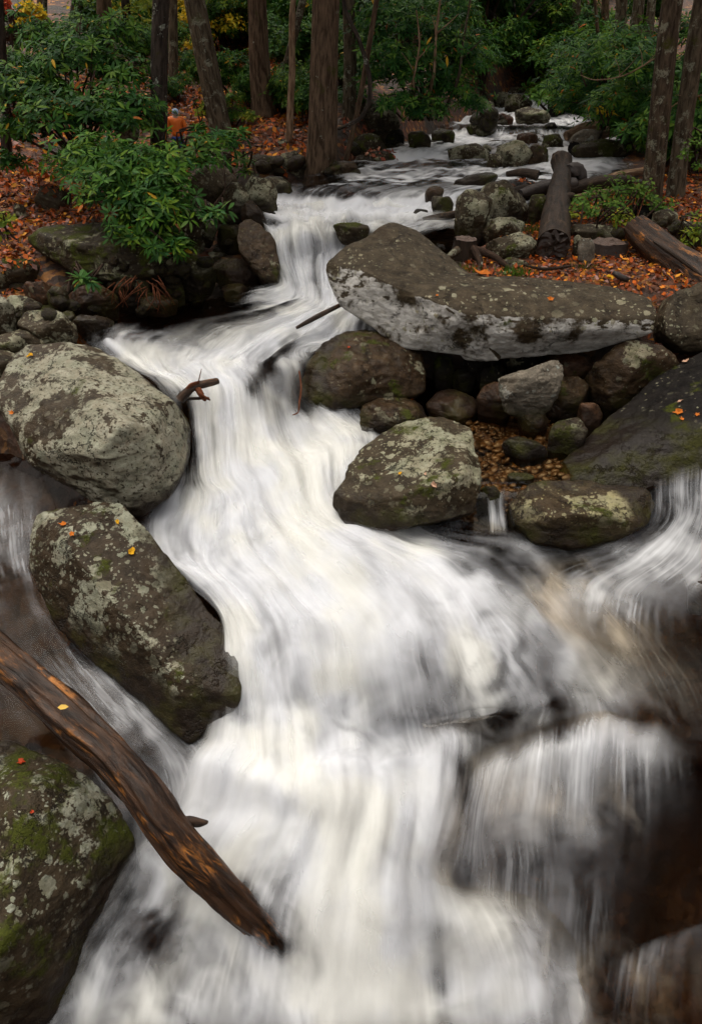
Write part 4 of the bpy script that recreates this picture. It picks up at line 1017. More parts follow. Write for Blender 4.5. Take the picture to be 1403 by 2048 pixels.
# --- foreground log leaning into the cascade
P0 = [PZ(u, v, z) for u, v, z in ((-70,1262,.86),(0,1316,.76),(70,1372,.66),(150,1446,.55),(225,1514,.44),(290,1588,.32),(335,1655,.20),(395,1728,.02),(460,1795,-.22),(515,1850,-.45),(565,1900,-.70))]
lg = empty('driftwood_log', P0[0]); tag(lg, 'wet stripped log leaning across the bottom left corner into the white water', 'log')
link('wood', tube_mesh('driftwood_log', tube(P0, (.104,.104,.104,.104,.104,.103,.102,.10,.092,.078,.05), 56, .018, .24, 7.0, 5, ridge=.22, ridge_n=26), P0[0]), MAT['wet_log'], lg)
q = PZ(352, 1652, .15)
stub = [Vector(q), Vector(q) + Vector((.07, .03, .0)), Vector(q) + Vector((.13, .03, -.01)), Vector(q) + Vector((.17, .02, .005))]
link('branch_stub', tube_mesh('branch_stub', tube([tuple(s) for s in stub], (.045, .032, .022, .010), 10, .015, .4, 16, 3), P0[0]), MAT['wet_log'], lg)
# --- long log lying on the right bench
P1 = [PY(1105,492,8.45), PY(1108,470,8.8), PY(1112,425,9.6), PY(1118,380,10.5), PY(1124,345,11.3), PY(1122,322,11.6)]
lb = empty('bank_log', P1[0]); tag(lb, 'thick dark log pointing upstream on the right bench, cut end towards the viewer', 'log')
link('bark', tube_mesh('bank_log', tube(P1, (.18,.175,.165,.14,.12,.15), 32, .05, .10, 2.5, 15, ridge=.05), P1[0]), MAT['old_log'], lb)
n1 = Vector(P1[0]) - Vector(P1[1]); disc('cut_end', Vector(P1[0]) + n1.normalized() * .012, n1, .172, MAT['cut_wood'], lb, P1[0], 4)
for a, b, r in (((1075,352,11.0),(1012,348,11.2),.07), ((1130,398,10.0),(1152,400,10.0),.07), ((1128,335,11.5),(1140,318,11.5),.06)):
    pa, pb = PY(*a), PY(*b); mid = tuple((Vector(pa) + Vector(pb)) / 2 + Vector((0, 0, .03)))
    link('branch_stub', tube_mesh('branch_stub', tube([pa, mid, pb], (r, r * .8, r * .5), 10, .04, .2, 6, 7), P1[0]), MAT['old_log'], lb)
# --- split log at the right edge
P2 = [PY(1268,455,8.9), PY(1310,492,8.5), PY(1360,530,8.15), PY(1420,572,7.8), PY(1500,630,7.4)]
ls = empty('split_log', P2[0]); tag(ls, 'rotten split log slanting out of the right edge above the leaves', 'log')
link('bark', tube_mesh('split_log', tube(P2, (.13,.17,.19,.21,.22), 36, .03, .16, 3, 25, ridge=.16, ridge_n=16), P2[0]), MAT['wet_log'], ls)
for k in range(7):
    off = Vector((.04 * k - .1, -.17 + .015 * k, .08 - .035 * k)); a = Vector(P2[1]) + off; b = Vector(P2[3]) + off * 1.05
    link('splinter', tube_mesh('splinter', tube([tuple(a), tuple((a + b) / 2 + Vector((0, -.01, .015))), tuple(b)], (.008, .022, .012), 6, .08, .3, 5, k), P2[0]), MAT['old_log'], ls)
# --- stumps
def stump(label, u, v, Y, r, h, seed, moss=False):
    c = Vector(PY(u, v, Y)); b = c - Vector((0, 0, h))
    root = empty('stump', tuple(b)); tag(root, label, 'stump')
    link('bark', tube_mesh('stump', tube([tuple(b - Vector((0, 0, .12))), tuple(b + Vector((0, 0, h * .3))), tuple(b + Vector((0, 0, h * .7))), tuple(c)], (r * 1.15, r * 1.05, r, r), 28, .04, .10, 4, seed, flare=.25, caps=False, ridge=.10, ridge_n=12), b), MAT['cut_wood'] if not moss else MAT['old_log'], root)
    disc('cut_top', tuple(c + Vector((0, 0, .004))), (0, -.06, 1), r * .98, MAT['stump_top'], root, b, seed, .006, 24, .0)
    return root, b
stump('round cut stump with leaves on top on the right bench', 1216, 484, 8.75, .185, .30, 31)
st2, sb2 = stump('low mossy stump beside the chute at the back of the slab', 931, 478, 8.55, .125, .22, 33, True)
for k, pts in enumerate((((950,500,8.4),(985,512,8.3),(1010,530,8.15),(1030,545,8.05)), ((945,495,8.4),(960,530,8.2),(940,548,8.1)), ((915,500,8.4),(890,520,8.25),(880,540,8.1)))):
    link('root', tube_mesh('root', tube([PY(*q) for q in pts], np.linspace(.045, .015, len(pts)), 10, .03, .4, 9, 40 + k), sb2), MAT['bark_lichen'] if k == 2 else MAT['twig'], st2)
# --- driftwood heap and other lying wood
DW = [('bleached driftwood stick at the left of the driftwood heap', (985,398,10.6),(1040,380,10.9),(1100,368,11.1), .05, 'old_log'),
      ('dark driftwood log under the bank log', (1040,388,10.7),(1090,376,10.9),(1150,370,11.0), .09, 'cut_wood'),
      ('brown driftwood log right of the bank log', (1130,382,10.9),(1190,368,11.1),(1260,362,11.2), .09, 'old_log'),
      ('thin pale driftwood branch on the driftwood heap', (1140,396,10.6),(1200,384,10.7),(1275,382,10.8), .035, 'bark_pale'),
      ('slanting driftwood branch touching the right twin trunk', (1150,380,11.2),(1230,352,11.4),(1290,342,11.4), .045, 'bark_pale'),
      ('short driftwood log behind the leafy weeds', (1180,376,11.3),(1230,372,11.4),(1300,366,11.5), .07, 'wet_log'),
      ('smooth log jammed in the white water behind the slab', (826,447,10.1),(868,437,10.1),(918,427,10.2), .05, 'old_log'),
      ('fallen mossy log bridging bushes on the far right bank', (1130,272,17.0),(1180,258,17.2),(1300,232,17.6), .13, 'bark_pale'),
      ('second fallen log below the mossy far right log', (1140,285,16.8),(1200,268,17.0),(1290,250,17.2), .09, 'bark_brown'),
      ('dark branch sticking out from under the pale end of the slab', (592,656,7.45),(632,634,7.5),(700,600,7.7), .026, 'wet_log'),
      ('mossy fallen log on the leafy slope between two trunks', (440,152,19.5),(480,162,19.2),(520,172,19.0), .13, 'bark_lichen'),
      ('dark fallen log at upper left behind the rhododendron', (-40,70,17.0),(30,62,17.2),(100,50,17.5), .16, 'bark_dark'),
      ('small dark stick on the orange leaves before the stump', (1225,545,7.75),(1238,552,7.7),(1256,560,7.68), .03, 'cut_wood'),
      ('thin stick lying on leaves below the bank log', (1045,530,8.0),(1090,538,7.95),(1140,532,8.0), .018, 'twig')]
for k, (lab, a, b, c, r, mt) in enumerate(DW):
    pts = [PY(*a), PY(*b), PY(*c)]
    o = link('log' if r > .04 else 'stick', tube_mesh('lying_wood', tube(pts, (r * .62, r * 1.05, r * .85), 16 if r > .04 else 8, .05, .28, 9, 60 + k, ridge=.10), pts[0]), MAT[mt], None, pts[0]); tag(o, lab, 'log' if r > .04 else 'branch')
# curled root wad beside the bank log
pts = [PY(*q) for q in ((1140,372,11.2),(1150,350,11.2),(1138,338,11.2),(1156,340,11.25),(1164,362,11.2))]
tag(link('root_wad', tube_mesh('root_wad', tube(pts, (.09,.08,.07,.09,.06), 12, .04, .3, 6, 81), pts[0]), MAT['cut_wood'], None, pts[0]), 'curled dark root wad at the far end of the bank log', 'root')
# snagged debris at the lip of the fall
c0 = PZ(385, 790, 1.33)
db = empty('snagged_branch', c0); tag(db, 'small snag of broken twigs caught at the lip beside the huge pale boulder', 'branch')
for k, (pl, rr) in enumerate(((((360,800,1.30),(385,775,1.40),(410,768,1.42),(436,762,1.42)), (.045,.04,.035,.028)), (((366,798,1.28),(395,797,1.30),(418,796,1.31)), (.014,.014,.010)), (((395,775,1.40),(403,790,1.36),(410,800,1.30)), (.03,.025,.015)),
        (((372,790,1.34),(380,772,1.42),(398,764,1.45)), (.02,.02,.012)), (((396,768,1.43),(400,750,1.50),(403,738,1.55)), (.005,.004,.003)), (((404,792,1.36),(415,797,1.34),(420,800,1.32)), (.015,.012,.006)))):
    link('twig', tube_mesh('snag_twig', tube([PZ(*q) for q in pl], rr, 8, .02, .35, 9, 90 + k), c0), MAT['wet_log'] if k in (0, 1) else MAT['twig_red'], db)
pts = [PZ(*q) for q in ((598,742,1.25),(602,775,1.16),(598,808,1.05),(596,825,.98),(585,830,.98))]
tag(link('root', tube_mesh('root', tube(pts, (.008,.009,.009,.008,.004), 6, .03, .2, 5, 97), pts[0]), MAT['twig_red'], None, pts[0]), 'thin red root hanging in the right strand of the split fall', 'root')

# ------------------------------------------------------------------ trees
def trunk_path(u0, v0, u1, v1, Y, top=9.0):
    a = Vector(PY(u0, v0, Y)); b = Vector(PY(u1, v1, Y)); d = (b - a) / max(b.z - a.z, .01)
    g = float(floor_z(np.array([a.x]), np.array([a.y]))[0][0])
    base = a + d * (g - .15 - a.z) if abs(g - a.z) < 1.5 else a
    return base, d
CROWN = []
def tree(label, u0, v0, u1, v1, Y, w0, w1, mat, seed, flare=.45, bend=.0, top=8.5, group=None, crown=True):
    base, d = trunk_path(u0, v0, u1, v1, Y, top)
    sl = math.hypot(Y, H - base.z); r0 = w0 / 2 * sl / FPX; r1 = w1 / 2 * sl / FPX
    hh = PY(u1, v1, Y)[2] - base.z
    n = 9; pts = []; rad = []
    rng = random.Random(seed)
    for i in range(n):
        t = i / (n - 1); z = top * t
        p = base + d * z + Vector((bend * math.sin(t * math.pi * 2.2) + rng.uniform(-.02, .02), rng.uniform(-.02, .02), 0))
        pts.append(tuple(p)); rad.append(max(r0 + (r1 - r0) * min(z / max(hh, .5), 1.0) - .012 * max(0, z - hh), .03))
    root = empty('tree', tuple(base)); tag(root, label, 'tree', group)
    link('trunk', tube_mesh('trunk', tube(pts, rad, 28 if w0 > 25 else 14, .06 if w0 > 25 else .2, .07, 2.2, seed, flare=flare, ridge=.05 if w0 > 25 else .03, ridge_n=12), base), MAT[mat], root)
    if crown: CROWN.append((root, pts[-1], seed))
    return root
tree('thick smooth brown trunk standing at the left waterline', 642, 322, 651, 0, 13.4, 52, 45, 'bark_brown', 1, .6)
tree('mossy brown trunk behind the leafy slope, left of the thick trunk', 527, 228, 512, 0, 16.2, 38, 30, 'bark_brown', 2, .45)
tree('leaning lichen covered trunk on the left slope', 443, 262, 388, 0, 14.0, 38, 34, 'bark_grey', 3, .25)
tree('dark trunk with white lichen rising out of the rhododendron', 318, 320, 324, 0, 11.3, 30, 27, 'bark_dark', 4, .2)
tree('slim grey trunk just behind the dark lichen trunk', 346, 160, 344, 0, 18.5, 17, 16, 'bark_grey', 5, .2)
tree('broken pale sapling trunk between two brown trunks', 576, 268, 588, 40, 14.2, 13, 10, 'bark_pale', 6, .2, .03, 3.2, None, False)
tree('grey sapling leaning right behind the pale sapling', 552, 200, 600, 0, 16.8, 14, 12, 'bark_lichen', 7, .2, .05)
tree('speckled left trunk of the twin pair at the right edge', 1303, 400, 1344, 0, 10.7, 36, 33, 'bark_lichen', 8, .25)
tree('brown right trunk of the twin pair at the right edge', 1352, 372, 1406, 0, 11.1, 30, 29, 'bark_grey', 9, .3)
tree('slim pale trunk standing beyond the upper stream', 1142, 165, 1152, 0, 25.6, 15, 14, 'bark_grey', 10, .2)
BG = [(205,115,200,0,20,14,'bark_brown'),(222,112,212,0,21,10,'bark_brown'),(262,100,250,0,22,12,'bark_dark'),(290,80,284,0,24,8,'bark_dark'),(15,380,0,90,12.5,14,'bark_dark'),
 (36,120,8,0,19,8,'bark_dark'),(425,95,415,0,24,10,'bark_dark'),(697,240,694,0,16,17,'bark_grey'),(700,262,748,0,14.6,7,'bark_brown'),(868,150,882,0,20.5,8,'bark_pale'),(820,190,838,40,19,6,'bark_pale'),
 (904,170,930,0,21,9,'bark_grey'),(985,120,1002,0,27,8,'bark_grey'),(968,60,968,0,34,16,'bark_grey'),(1060,110,1068,0,28,7,'bark_grey'),(1082,110,1092,0,28,6,'bark_grey'),(1236,90,1240,0,20,15,'bark_grey'),(1268,90,1276,0,19,15,'bark_grey'),
 (1292,100,1302,0,18,11,'bark_grey'),(1205,100,1207,0,26,10,'bark_brown'),(145,90,150,0,23,12,'bark_dark'),(90,120,84,0,25,12,'bark_brown'),(470,80,472,0,30,9,'bark_dark'),(740,60,742,0,32,12,'bark_dark'),(780,40,782,0,35,14,'bark_brown'),(1120,40,1125,0,36,14,'bark_dark')]
SIDES = ['slender brown trunk at upper left above the rhododendron', 'thin brown trunk just right of the slender brown trunk', 'dark trunk at upper left between brown and lichen trunks', 'thin black pole trunk in front of the yellow leaves', 'dark thin trunk at the far left edge in orange leaves',
 'thin crooked trunk by the red leaves in the top left corner', 'thin dark trunk right of the leaning lichen trunk', 'grey trunk in the shade right of the thick waterline trunk', 'thin slanting stem beside the dense left bank rhododendron', 'pale bare stem rising from the dense left bank rhododendron', 'short pale stem inside the dense left bank rhododendron',
 'grey crooked stem above the upper stream on the left', 'thin grey stem near the orange leaves at top centre', 'grey trunk far back at top centre', 'thin dark stem right of the orange leaves at top centre', 'second thin dark stem right of the orange leaves at top centre', 'grey trunk in the far row at upper right', 'grey trunk beside the twin pair in the far row', 'slim grey trunk nearest the twin pair', 'brown trunk at the left end of the far right row',
 'dark trunk deep in the upper left shade', 'brown trunk deep in the upper left shade', 'thin dark trunk left of the yellow saplings', 'dark trunk far behind the thick waterline trunk', 'brown trunk far behind the dense left bank rhododendron', 'dark trunk far back right of top centre']
for k, ((u0, v0, u1, v1, Y, w, mt), lab) in enumerate(zip(BG, SIDES)):
    tree(lab, u0, v0, u1, v1, Y, w * 1.35, w * 1.2, mt, 100 + k, .15, .06 if w < 10 else .02, 9, 'background trunks', Y < 27 and k % 2 == 0)
pts = [PY(*q) for q in ((684,-60,12.6),(690,20,12.6),(718,80,12.6),(738,150,12.6),(738,200,12.6),(722,235,12.6),(700,248,12.6),(676,258,12.7))]
tag(link('vine', tube_mesh('vine', tube(pts, (.03,.03,.028,.032,.03,.03,.028,.02), 8, .05, .2, 4, 131), pts[0]), MAT['bark_dark'], None, pts[0]), 'dark vine hanging in a hook right of the thick trunk', 'vine')
for k, (lab, pl, r, mt) in enumerate((('crooked pale stem rising out of the dense left bank rhododendron', ((845,235,16.0),(866,150,14.9),(872,60,14.9),(884,-30,15)), .035, 'bark_pale'), ('slim grey stem right of the crooked pale stem', ((880,240,16.2),(914,160,15.3),(928,70,15.3),(945,-30,15.4)), .035, 'bark_grey'), ('short pale stem left of the crooked pale stem', ((835,235,16.0),(826,170,14.7),(838,90,14.7),(832,20,14.8)), .025, 'bark_pale'), ('bare dark branch slanting up beyond the upper stream', ((1008,90,24),(1030,50,24),(1075,-10,24)), .07, 'bark_dark'),
    ('thin bare branch reaching left from the twin pair', ((1320,110,11.5),(1250,150,11.8),(1190,160,12),(1160,150,12.2)), .012, 'bark_pale'),
    ('bare twig standing before the smooth grey boulder', ((400,452,9.2),(432,405,9.3),(450,378,9.4),(448,330,9.4)), .012, 'twig'),
    ('red stems rising from the right bench weeds', ((1250,478,8.9),(1275,430,9.0),(1290,385,9.1)), .008, 'twig_red'),
    ('long thin branch hanging over the right weeds', ((1403,190,11),(1340,215,11.2),(1290,290,11.3)), .010, 'bark_pale'))):
    pts = [PY(*q) for q in pl]
    T = [tube(pts, np.linspace(r, r * .4, len(pts)), 6, .06, .2, 5, 140 + k)]
    rng = random.Random(k)
    for j in range(5):
        i = rng.randrange(len(pts) - 1); a = Vector(pts[i]).lerp(Vector(pts[i + 1]), rng.random()); s = r * 14 + .1
        b = a + Vector((rng.uniform(-1, 1), rng.uniform(-.5, .5), rng.uniform(.2, 1))) * s
        T.append(tube([tuple(a), tuple((a + b) / 2 + Vector((.02, 0, .01))), tuple(b)], (r * .5, r * .35, r * .15), 5, .06, .1, 5, j))
    tag(link('branch', tube_mesh('branch', merge(T), pts[0]), MAT[mt], None, pts[0]), lab, 'branch')

rng = random.Random(8)
for k in range(26):
    u = rng.choice([rng.uniform(20, 320), rng.uniform(360, 700), rng.uniform(700, 1000), rng.uniform(1150, 1400)]); Y = rng.uniform(21, 33); w = rng.uniform(4, 9)
    tree('thin far trunk among the trees behind the ' + ('left slope' if u < 700 else 'stream bend' if u < 1100 else 'right slope'), u, 110, u + rng.uniform(-14, 14), 0, Y, w * 1.2, w, rng.choice(['bark_grey', 'bark_dark', 'bark_brown', 'bark_lichen']), 300 + k, .1, rng.uniform(.02, .09), 8, 'thin far trunks behind the ' + ('left slope' if u < 700 else 'stream bend' if u < 1100 else 'right slope'), False)
# ------------------------------------------------------------------ leaves
LT = np.array([(0, 0, 0), (-.5, .33, .06), (0, .33, 0), (.5, .33, .06), (-.42, .72, .05), (0, .72, 0), (.42, .72, .05), (0, 1, 0)])
LF = np.array([(0, 2, 1), (0, 3, 2), (1, 2, 5), (1, 5, 4), (2, 3, 6), (2, 6, 5), (4, 5, 7), (5, 6, 7)])
def leaves(base, axis, nrm, L, W, droop):
    """arrays of leaf bases, long axes and upper normals -> vertices (n*8,3), faces, each leaf bent down by droop"""
    axis = axis / (np.linalg.norm(axis, axis=1, keepdims=True) + 1e-9)
    side = np.cross(axis, nrm); side /= np.linalg.norm(side, axis=1, keepdims=True) + 1e-9
    up = np.cross(side, axis)
    t = LT[None]
    V = base[:, None] + side[:, None] * (t[..., 0:1] * W[:, None, None]) + axis[:, None] * (t[..., 1:2] * L[:, None, None]) \
        + up[:, None] * ((t[..., 2:3] * W[:, None, None]) - droop[:, None, None] * L[:, None, None] * t[..., 1:2] ** 2)
    n = len(base)
    F = (LF[None] + (np.arange(n) * 8)[:, None, None]).reshape(-1, 3)
    return V.reshape(-1, 3), F
LT2 = np.array([(0, 0, 0), (-.5, .48, .07), (0, .5, 0), (.5, .48, .07), (0, 1, 0)])
LF2 = np.array([(0, 2, 1), (0, 3, 2), (1, 2, 4), (2, 3, 4)])
def leaves2(base, axis, nrm, L, W, droop):
    axis = axis / (np.linalg.norm(axis, axis=1, keepdims=True) + 1e-9)
    side = np.cross(axis, nrm); side /= np.linalg.norm(side, axis=1, keepdims=True) + 1e-9
    up = np.cross(side, axis); t = LT2[None]
    V = base[:, None] + side[:, None] * (t[..., 0:1] * W[:, None, None]) + axis[:, None] * (t[..., 1:2] * L[:, None, None]) \
        + up[:, None] * ((t[..., 2:3] * W[:, None, None]) - droop[:, None, None] * L[:, None, None] * t[..., 1:2] ** 2)
    return V.reshape(-1, 3), (LF2[None] + (np.arange(len(base)) * 5)[:, None, None]).reshape(-1, 3)
def foliage_material(name, trans=.3, rough=.45, spec=.35):
    m = NT(name)
    c = m.n('ShaderNodeAttribute', attribute_name='tint').outputs['Color']
    a = m.bsdf(Base_Color=c, Roughness=rough, Specular_IOR_Level=spec)
    t = m.n('ShaderNodeBsdfTranslucent', Color=c).outputs[0]
    mx = m.n('ShaderNodeMixShader'); m.set(mx.inputs[0], trans); m.set(mx.inputs[1], a); m.set(mx.inputs[2], t)
    return m.done(mx.outputs[0])
MAT['leaf'] = foliage_material('waxy_leaf', .25, .5, .08)
MAT['leaf_soft'] = foliage_material('soft_leaf', .35, .6, .1)
MAT['leaf_dry'] = foliage_material('fallen_leaf', .10, .55, .12)
GREENS = np.array([(.010, .036, .010), (.016, .058, .014), (.028, .088, .018), (.048, .125, .020), (.085, .160, .022)])
GREENS = GREENS * np.array([1.35, 1.28, .95])
def rosettes(C, A, rng, L0=.19, W0=.045, nl=(6, 10), spread=(60, 100), pal=GREENS, odd=.012, oddcol=((.45, .26, .02), (.40, .12, .02))):
    """whorls of leaves at centres C round axes A"""
    B, X, N, Ls, Ws, Cs = [], [], [], [], [], []
    for c, a in zip(C, A):
        a = a / np.linalg.norm(a)
        r = np.cross(a, (.3, .5, .8)); r /= np.linalg.norm(r); s = np.cross(a, r)
        n = rng.randint(*nl); ph = rng.rand() * 6.28; tone = rng.rand(); size = rng.uniform(.6, 1.2)
        for k in range(n):
            t = ph + 6.283 * k / n + rng.randn() * .15; e = math.radians(rng.uniform(*spread))
            d = math.cos(e) * a + math.sin(e) * (math.cos(t) * r + math.sin(t) * s)
            B.append(c + d * .015); X.append(d); N.append(a + .25 * rng.randn(3)); f = rng.uniform(.75, 1.15) * size
            Ls.append(L0 * f); Ws.append(W0 * f * rng.uniform(.85, 1.2))
            if rng.rand() < odd: Cs.append(oddcol[rng.randint(len(oddcol))])
            else:
                g = np.clip(tone * (len(pal) - 1) + rng.randn() * .7, 0, len(pal) - 1.001); i = int(g); Cs.append(pal[i] * (1 - g + i) + pal[i + 1] * (g - i))
    n = len(B)
    return np.array(B), np.array(X), np.array(N), np.array(Ls), np.array(Ws), rng.uniform(.10, .38, n), np.array(Cs)
def foliage_mesh(name, data, origin=(0, 0, 0), mat=None, fine=False):
    B, X, N, Ls, Ws, dr, Cs = data
    V, F = (leaves if fine else leaves2)(B, X, N, Ls, Ws, dr)
    me = mesh_np(name, V - np.array(origin), F, True)
    color_attr(me, np.repeat(Cs, 8 if fine else 5, axis=0)); me.materials.append(mat or MAT['leaf'])
    return me
# one shared leaf for the leaves that are objects of their own: a few tints x one shape
LEAFM = []
for k, col in enumerate(((.022, .075, .020), (.035, .105, .026), (.055, .135, .030), (.085, .150, .030), (.48, .28, .02))):
    V, F = leaves(np.zeros((1, 3)), np.array([[0, 1., 0]]), np.array([[0, 0, 1.]]), np.array([1.]), np.array([.25]), np.array([.22]))
    me = mesh_np('leaf', V, F); color_attr(me, np.repeat(np.array([col]), 8, axis=0)); me.materials.append(MAT['leaf']); LEAFM.append(me)
def leaf_object(b, x, n, L, mesh, parent=None, origin=(0, 0, 0), name='leaf'):
    y = Vector(x).normalized(); xx = y.cross(Vector(n)).normalized(); z = xx.cross(y)
    M = Matrix((xx, y, z)).transposed().to_4x4() @ Matrix.Scale(L, 4)
    M.translation = Vector(b) - Vector(origin)
    o = bpy.data.objects.new(name, mesh); COL.objects.link(o)
    if parent is not None: o.parent = parent
    o.matrix_local = M
    return o
def split_leaves(data, root, origin, nparts=300):
    """the leaves that show largest become parts, the rest stay one foliage part"""
    B, X, N, Ls, Ws, dr, Cs = data
    d = np.linalg.norm(B - np.array([0, 0, H]), axis=1); vis = Ls / d - (B[:, 2] < B[:, 2].mean() - .6) * 0 + .004 * (X @ np.array([0, -.5, .5]))
    od = np.argsort(-vis)[:nparts]
    lum = Cs[:, 1]
    for i in od:
        k = 4 if Cs[i, 0] > .2 else int(np.clip(np.searchsorted([.065, .09, .12], lum[i]), 0, 3))
        leaf_object(B[i], X[i], N[i], Ls[i], LEAFM[k], root, origin)
    keep = np.ones(len(B), bool); keep[od] = False
    return tuple(a[keep] for a in data)
def lobes(L, rng, n, shell=.55):
    """points and outward axes over a cloud of lobes [(x,y,z,r)]"""
    w = np.array([l[3] ** 2 for l in L]); w /= w.sum(); C, A = [], []
    for i in rng.choice(len(L), n, p=w):
        x, y, z, r = L[i]; d = rng.randn(3); d /= np.linalg.norm(d); d[2] = abs(d[2]) * .9 + d[2] * .1
        rr = r * (shell + (1 - shell) * rng.rand()) * (1 + .18 * rng.randn())
        C.append(np.array([x, y, z]) + d * rr * np.array([1, 1, .8])); A.append(d * .8 + np.array([0, -.15, .75]) + .3 * rng.randn(3))
    return np.array(C), np.array(A)
def stems(root, origin, foot, C, rng, n, r=.02, mat='twig'):
    for k in rng.choice(len(C), n, replace=False):
        a = Vector(foot) + Vector((rng.randn() * .15, rng.randn() * .15, 0)); b = Vector(C[k]); mid = a.lerp(b, .5) + Vector((rng.randn() * .12, rng.randn() * .12, .18))
        link('stem', tube_mesh('stem', tube([tuple(a), tuple(mid), tuple(b)], (r, r * .7, r * .3), 6, .12, .2, 4, int(k)), origin), MAT[mat], root)
def bush(label, L, n, seed, foot=None, parts=0, nst=12, name='rhododendron', cat='shrub', group=None, **kw):
    rng = np.random.RandomState(seed)
    L = [(*PY(u, v, Y), r) for (u, v, Y, r) in L]
    C, A = lobes(L, rng, n); data = rosettes(C, A, rng, **kw)
    if foot is None:
        x = np.mean([l[0] for l in L]); y = np.mean([l[1] for l in L]) + .2; foot = (x, y, float(floor_z(np.array([x]), np.array([y]))[0][0]))
    root = empty(name, foot); tag(root, label, cat, group)
    if parts: data = split_leaves(data, root, foot, parts)
    f = link('foliage', foliage_mesh('foliage', data, foot, None, foot[1] < 11), None, root); f['kind'] = 'stuff'
    stems(root, foot, foot, C, rng, nst)
    return root
bush('bright green rhododendron spilling over the mossy boulder on the left bank', [(300,430,9.0,.50),(340,440,8.9,.30),(235,395,9.2,.50),(330,500,8.65,.30),(350,500,8.7,.18),(180,345,9.7,.52),(285,350,9.4,.52),(340,355,9.3,.26),(325,400,9.0,.38),(270,470,8.8,.32),(210,330,9.6,.4)], 1050, 1, PY(300, 470, 9.4), 300, 46, L0=.125, W0=.032, pal=GREENS * np.array([1.1, 1.02, .85]))
bush('tall dark rhododendron filling the upper left behind the bright one', [(120,250,10.6,.62),(235,240,10.6,.62),(60,190,11.3,.62),(160,140,11.4,.66),(255,165,11.4,.46),(262,255,10.4,.38),(95,90,12.0,.5),(225,85,12.0,.5),(30,270,11.0,.35),(20,330,10.8,.22)], 1150, 2, PY(170, 330, 10.9), 200, 28, pal=GREENS * .8, L0=.13, W0=.034)
bush('sprawling rhododendron sprigs around the orange jacket', [(445,296,10.3,.24),(412,300,10.0,.20),(470,282,10.6,.16),(400,268,10.4,.13),(375,335,9.8,.2),(425,330,9.9,.2),(345,262,10.5,.07),(350,292,10.4,.09)], 128, 3, PY(400, 330, 10.4), 120, 10, L0=.13, W0=.034)
bush('small rhododendron sprig over the pool bend rocks', [(482,325,10.9,.14),(490,350,10.7,.10)], 14, 4, PY(480, 345, 11.0), 60, 4, L0=.14, W0=.035)
bush('rhododendron sprig dangling before the lichen rocks', [(425,440,8.9,.14),(445,425,9.0,.10)], 14, 5, PY(420, 440, 9.2), 60, 4, L0=.14, W0=.035)
bush('tiny rhododendron seedling on the brown block at the pool', [(170,570,8.1,.10),(178,560,8.1,.08)], 7, 6, PY(176, 580, 8.3), 30, 3, L0=.15)
bush('dense rhododendron overhanging the left bank of the upper stream', [(800,70,15.6,.75),(880,110,15.9,.8),(830,160,15.3,.7),(900,190,15.8,.6),(780,130,15.2,.55),(850,235,15.1,.45),(800,215,14.9,.45),(930,140,16.5,.7),(940,215,16.6,.45),(880,40,16.5,.75),(770,40,16.0,.6),(745,170,15.2,.35)], 1900, 7, PY(840, 240, 16.2), 300, 22, pal=GREENS * np.array([1.0, 1.05, 1.25]), L0=.14, W0=.038)
bush('broad rhododendron overhanging the right bank of the upper stream', [(1170,180,17.0,.85),(1230,140,15.5,.85),(1190,125,17.2,.7),(1250,210,14.0,.6),(1150,220,18.0,.55),(1265,110,15.5,.55),(1285,270,12.8,.42),(1220,240,15.0,.5),(1140,130,18.5,.6),(1270,150,13.5,.5)], 1900, 8, PY(1230, 260, 16), 300, 22, pal=GREENS * np.array([.95, .95, 1.0]), L0=.14, W0=.038, odd=.02)
bush('dark rhododendron squeezed behind the twin trunks', [(1385,250,12.6,.4),(1330,300,13.0,.4),(1400,150,13.5,.5),(1375,80,14,.5)], 420, 9, PY(1370, 330, 13.2), 60, 10, pal=GREENS * .75, L0=.13, W0=.036)
bush('dark rhododendron in the gap right of the thick trunk', [(715,150,17.5,.6),(700,80,18.5,.6),(740,90,18,.5),(700,200,16.5,.4)], 520, 10, PY(715, 240, 17.3), 60, 10, pal=GREENS * .75, L0=.14, W0=.04)
# two shrub models, copied over the slopes behind
def generic_bush(seed, r=1.0, n=620, pal=GREENS * .85, L0=.14, W0=.045, odd=.01, mat=None):
    rng = np.random.RandomState(seed)
    L = [(0, 0, .55, .6)] + [(rng.uniform(-.7, .7), rng.uniform(-.5, .5), rng.uniform(.4, 1.25), rng.uniform(.35, .6)) for _ in range(7)]
    C, A = lobes(L, rng, n, .5); data = rosettes(C * r, A, rng, L0=L0, W0=W0, pal=pal, odd=odd)
    return foliage_mesh('foliage', data, (0, 0, 0), mat), C * r
GB = [generic_bush(21), generic_bush(22), generic_bush(23, 1.0, 560, GREENS * np.array([1.2, 1.0, .8]))]
stem_me = []
for g, (me, C) in enumerate(GB):
    rng = np.random.RandomState(g); parts = []
    for k in range(9):
        b = C[rng.randint(len(C))]; parts.append(tube([(rng.randn() * .1, rng.randn() * .1, -.3), tuple(np.array(b) * np.array([.5, .5, .6])), tuple(b)], (.03, .022, .008), 5, .2, .2, 3, k))
    stem_me.append(tube_mesh('stem', merge(parts), (0, 0, 0)))
    stem_me[-1].materials.append(MAT['twig'])
rng = np.random.RandomState(77)
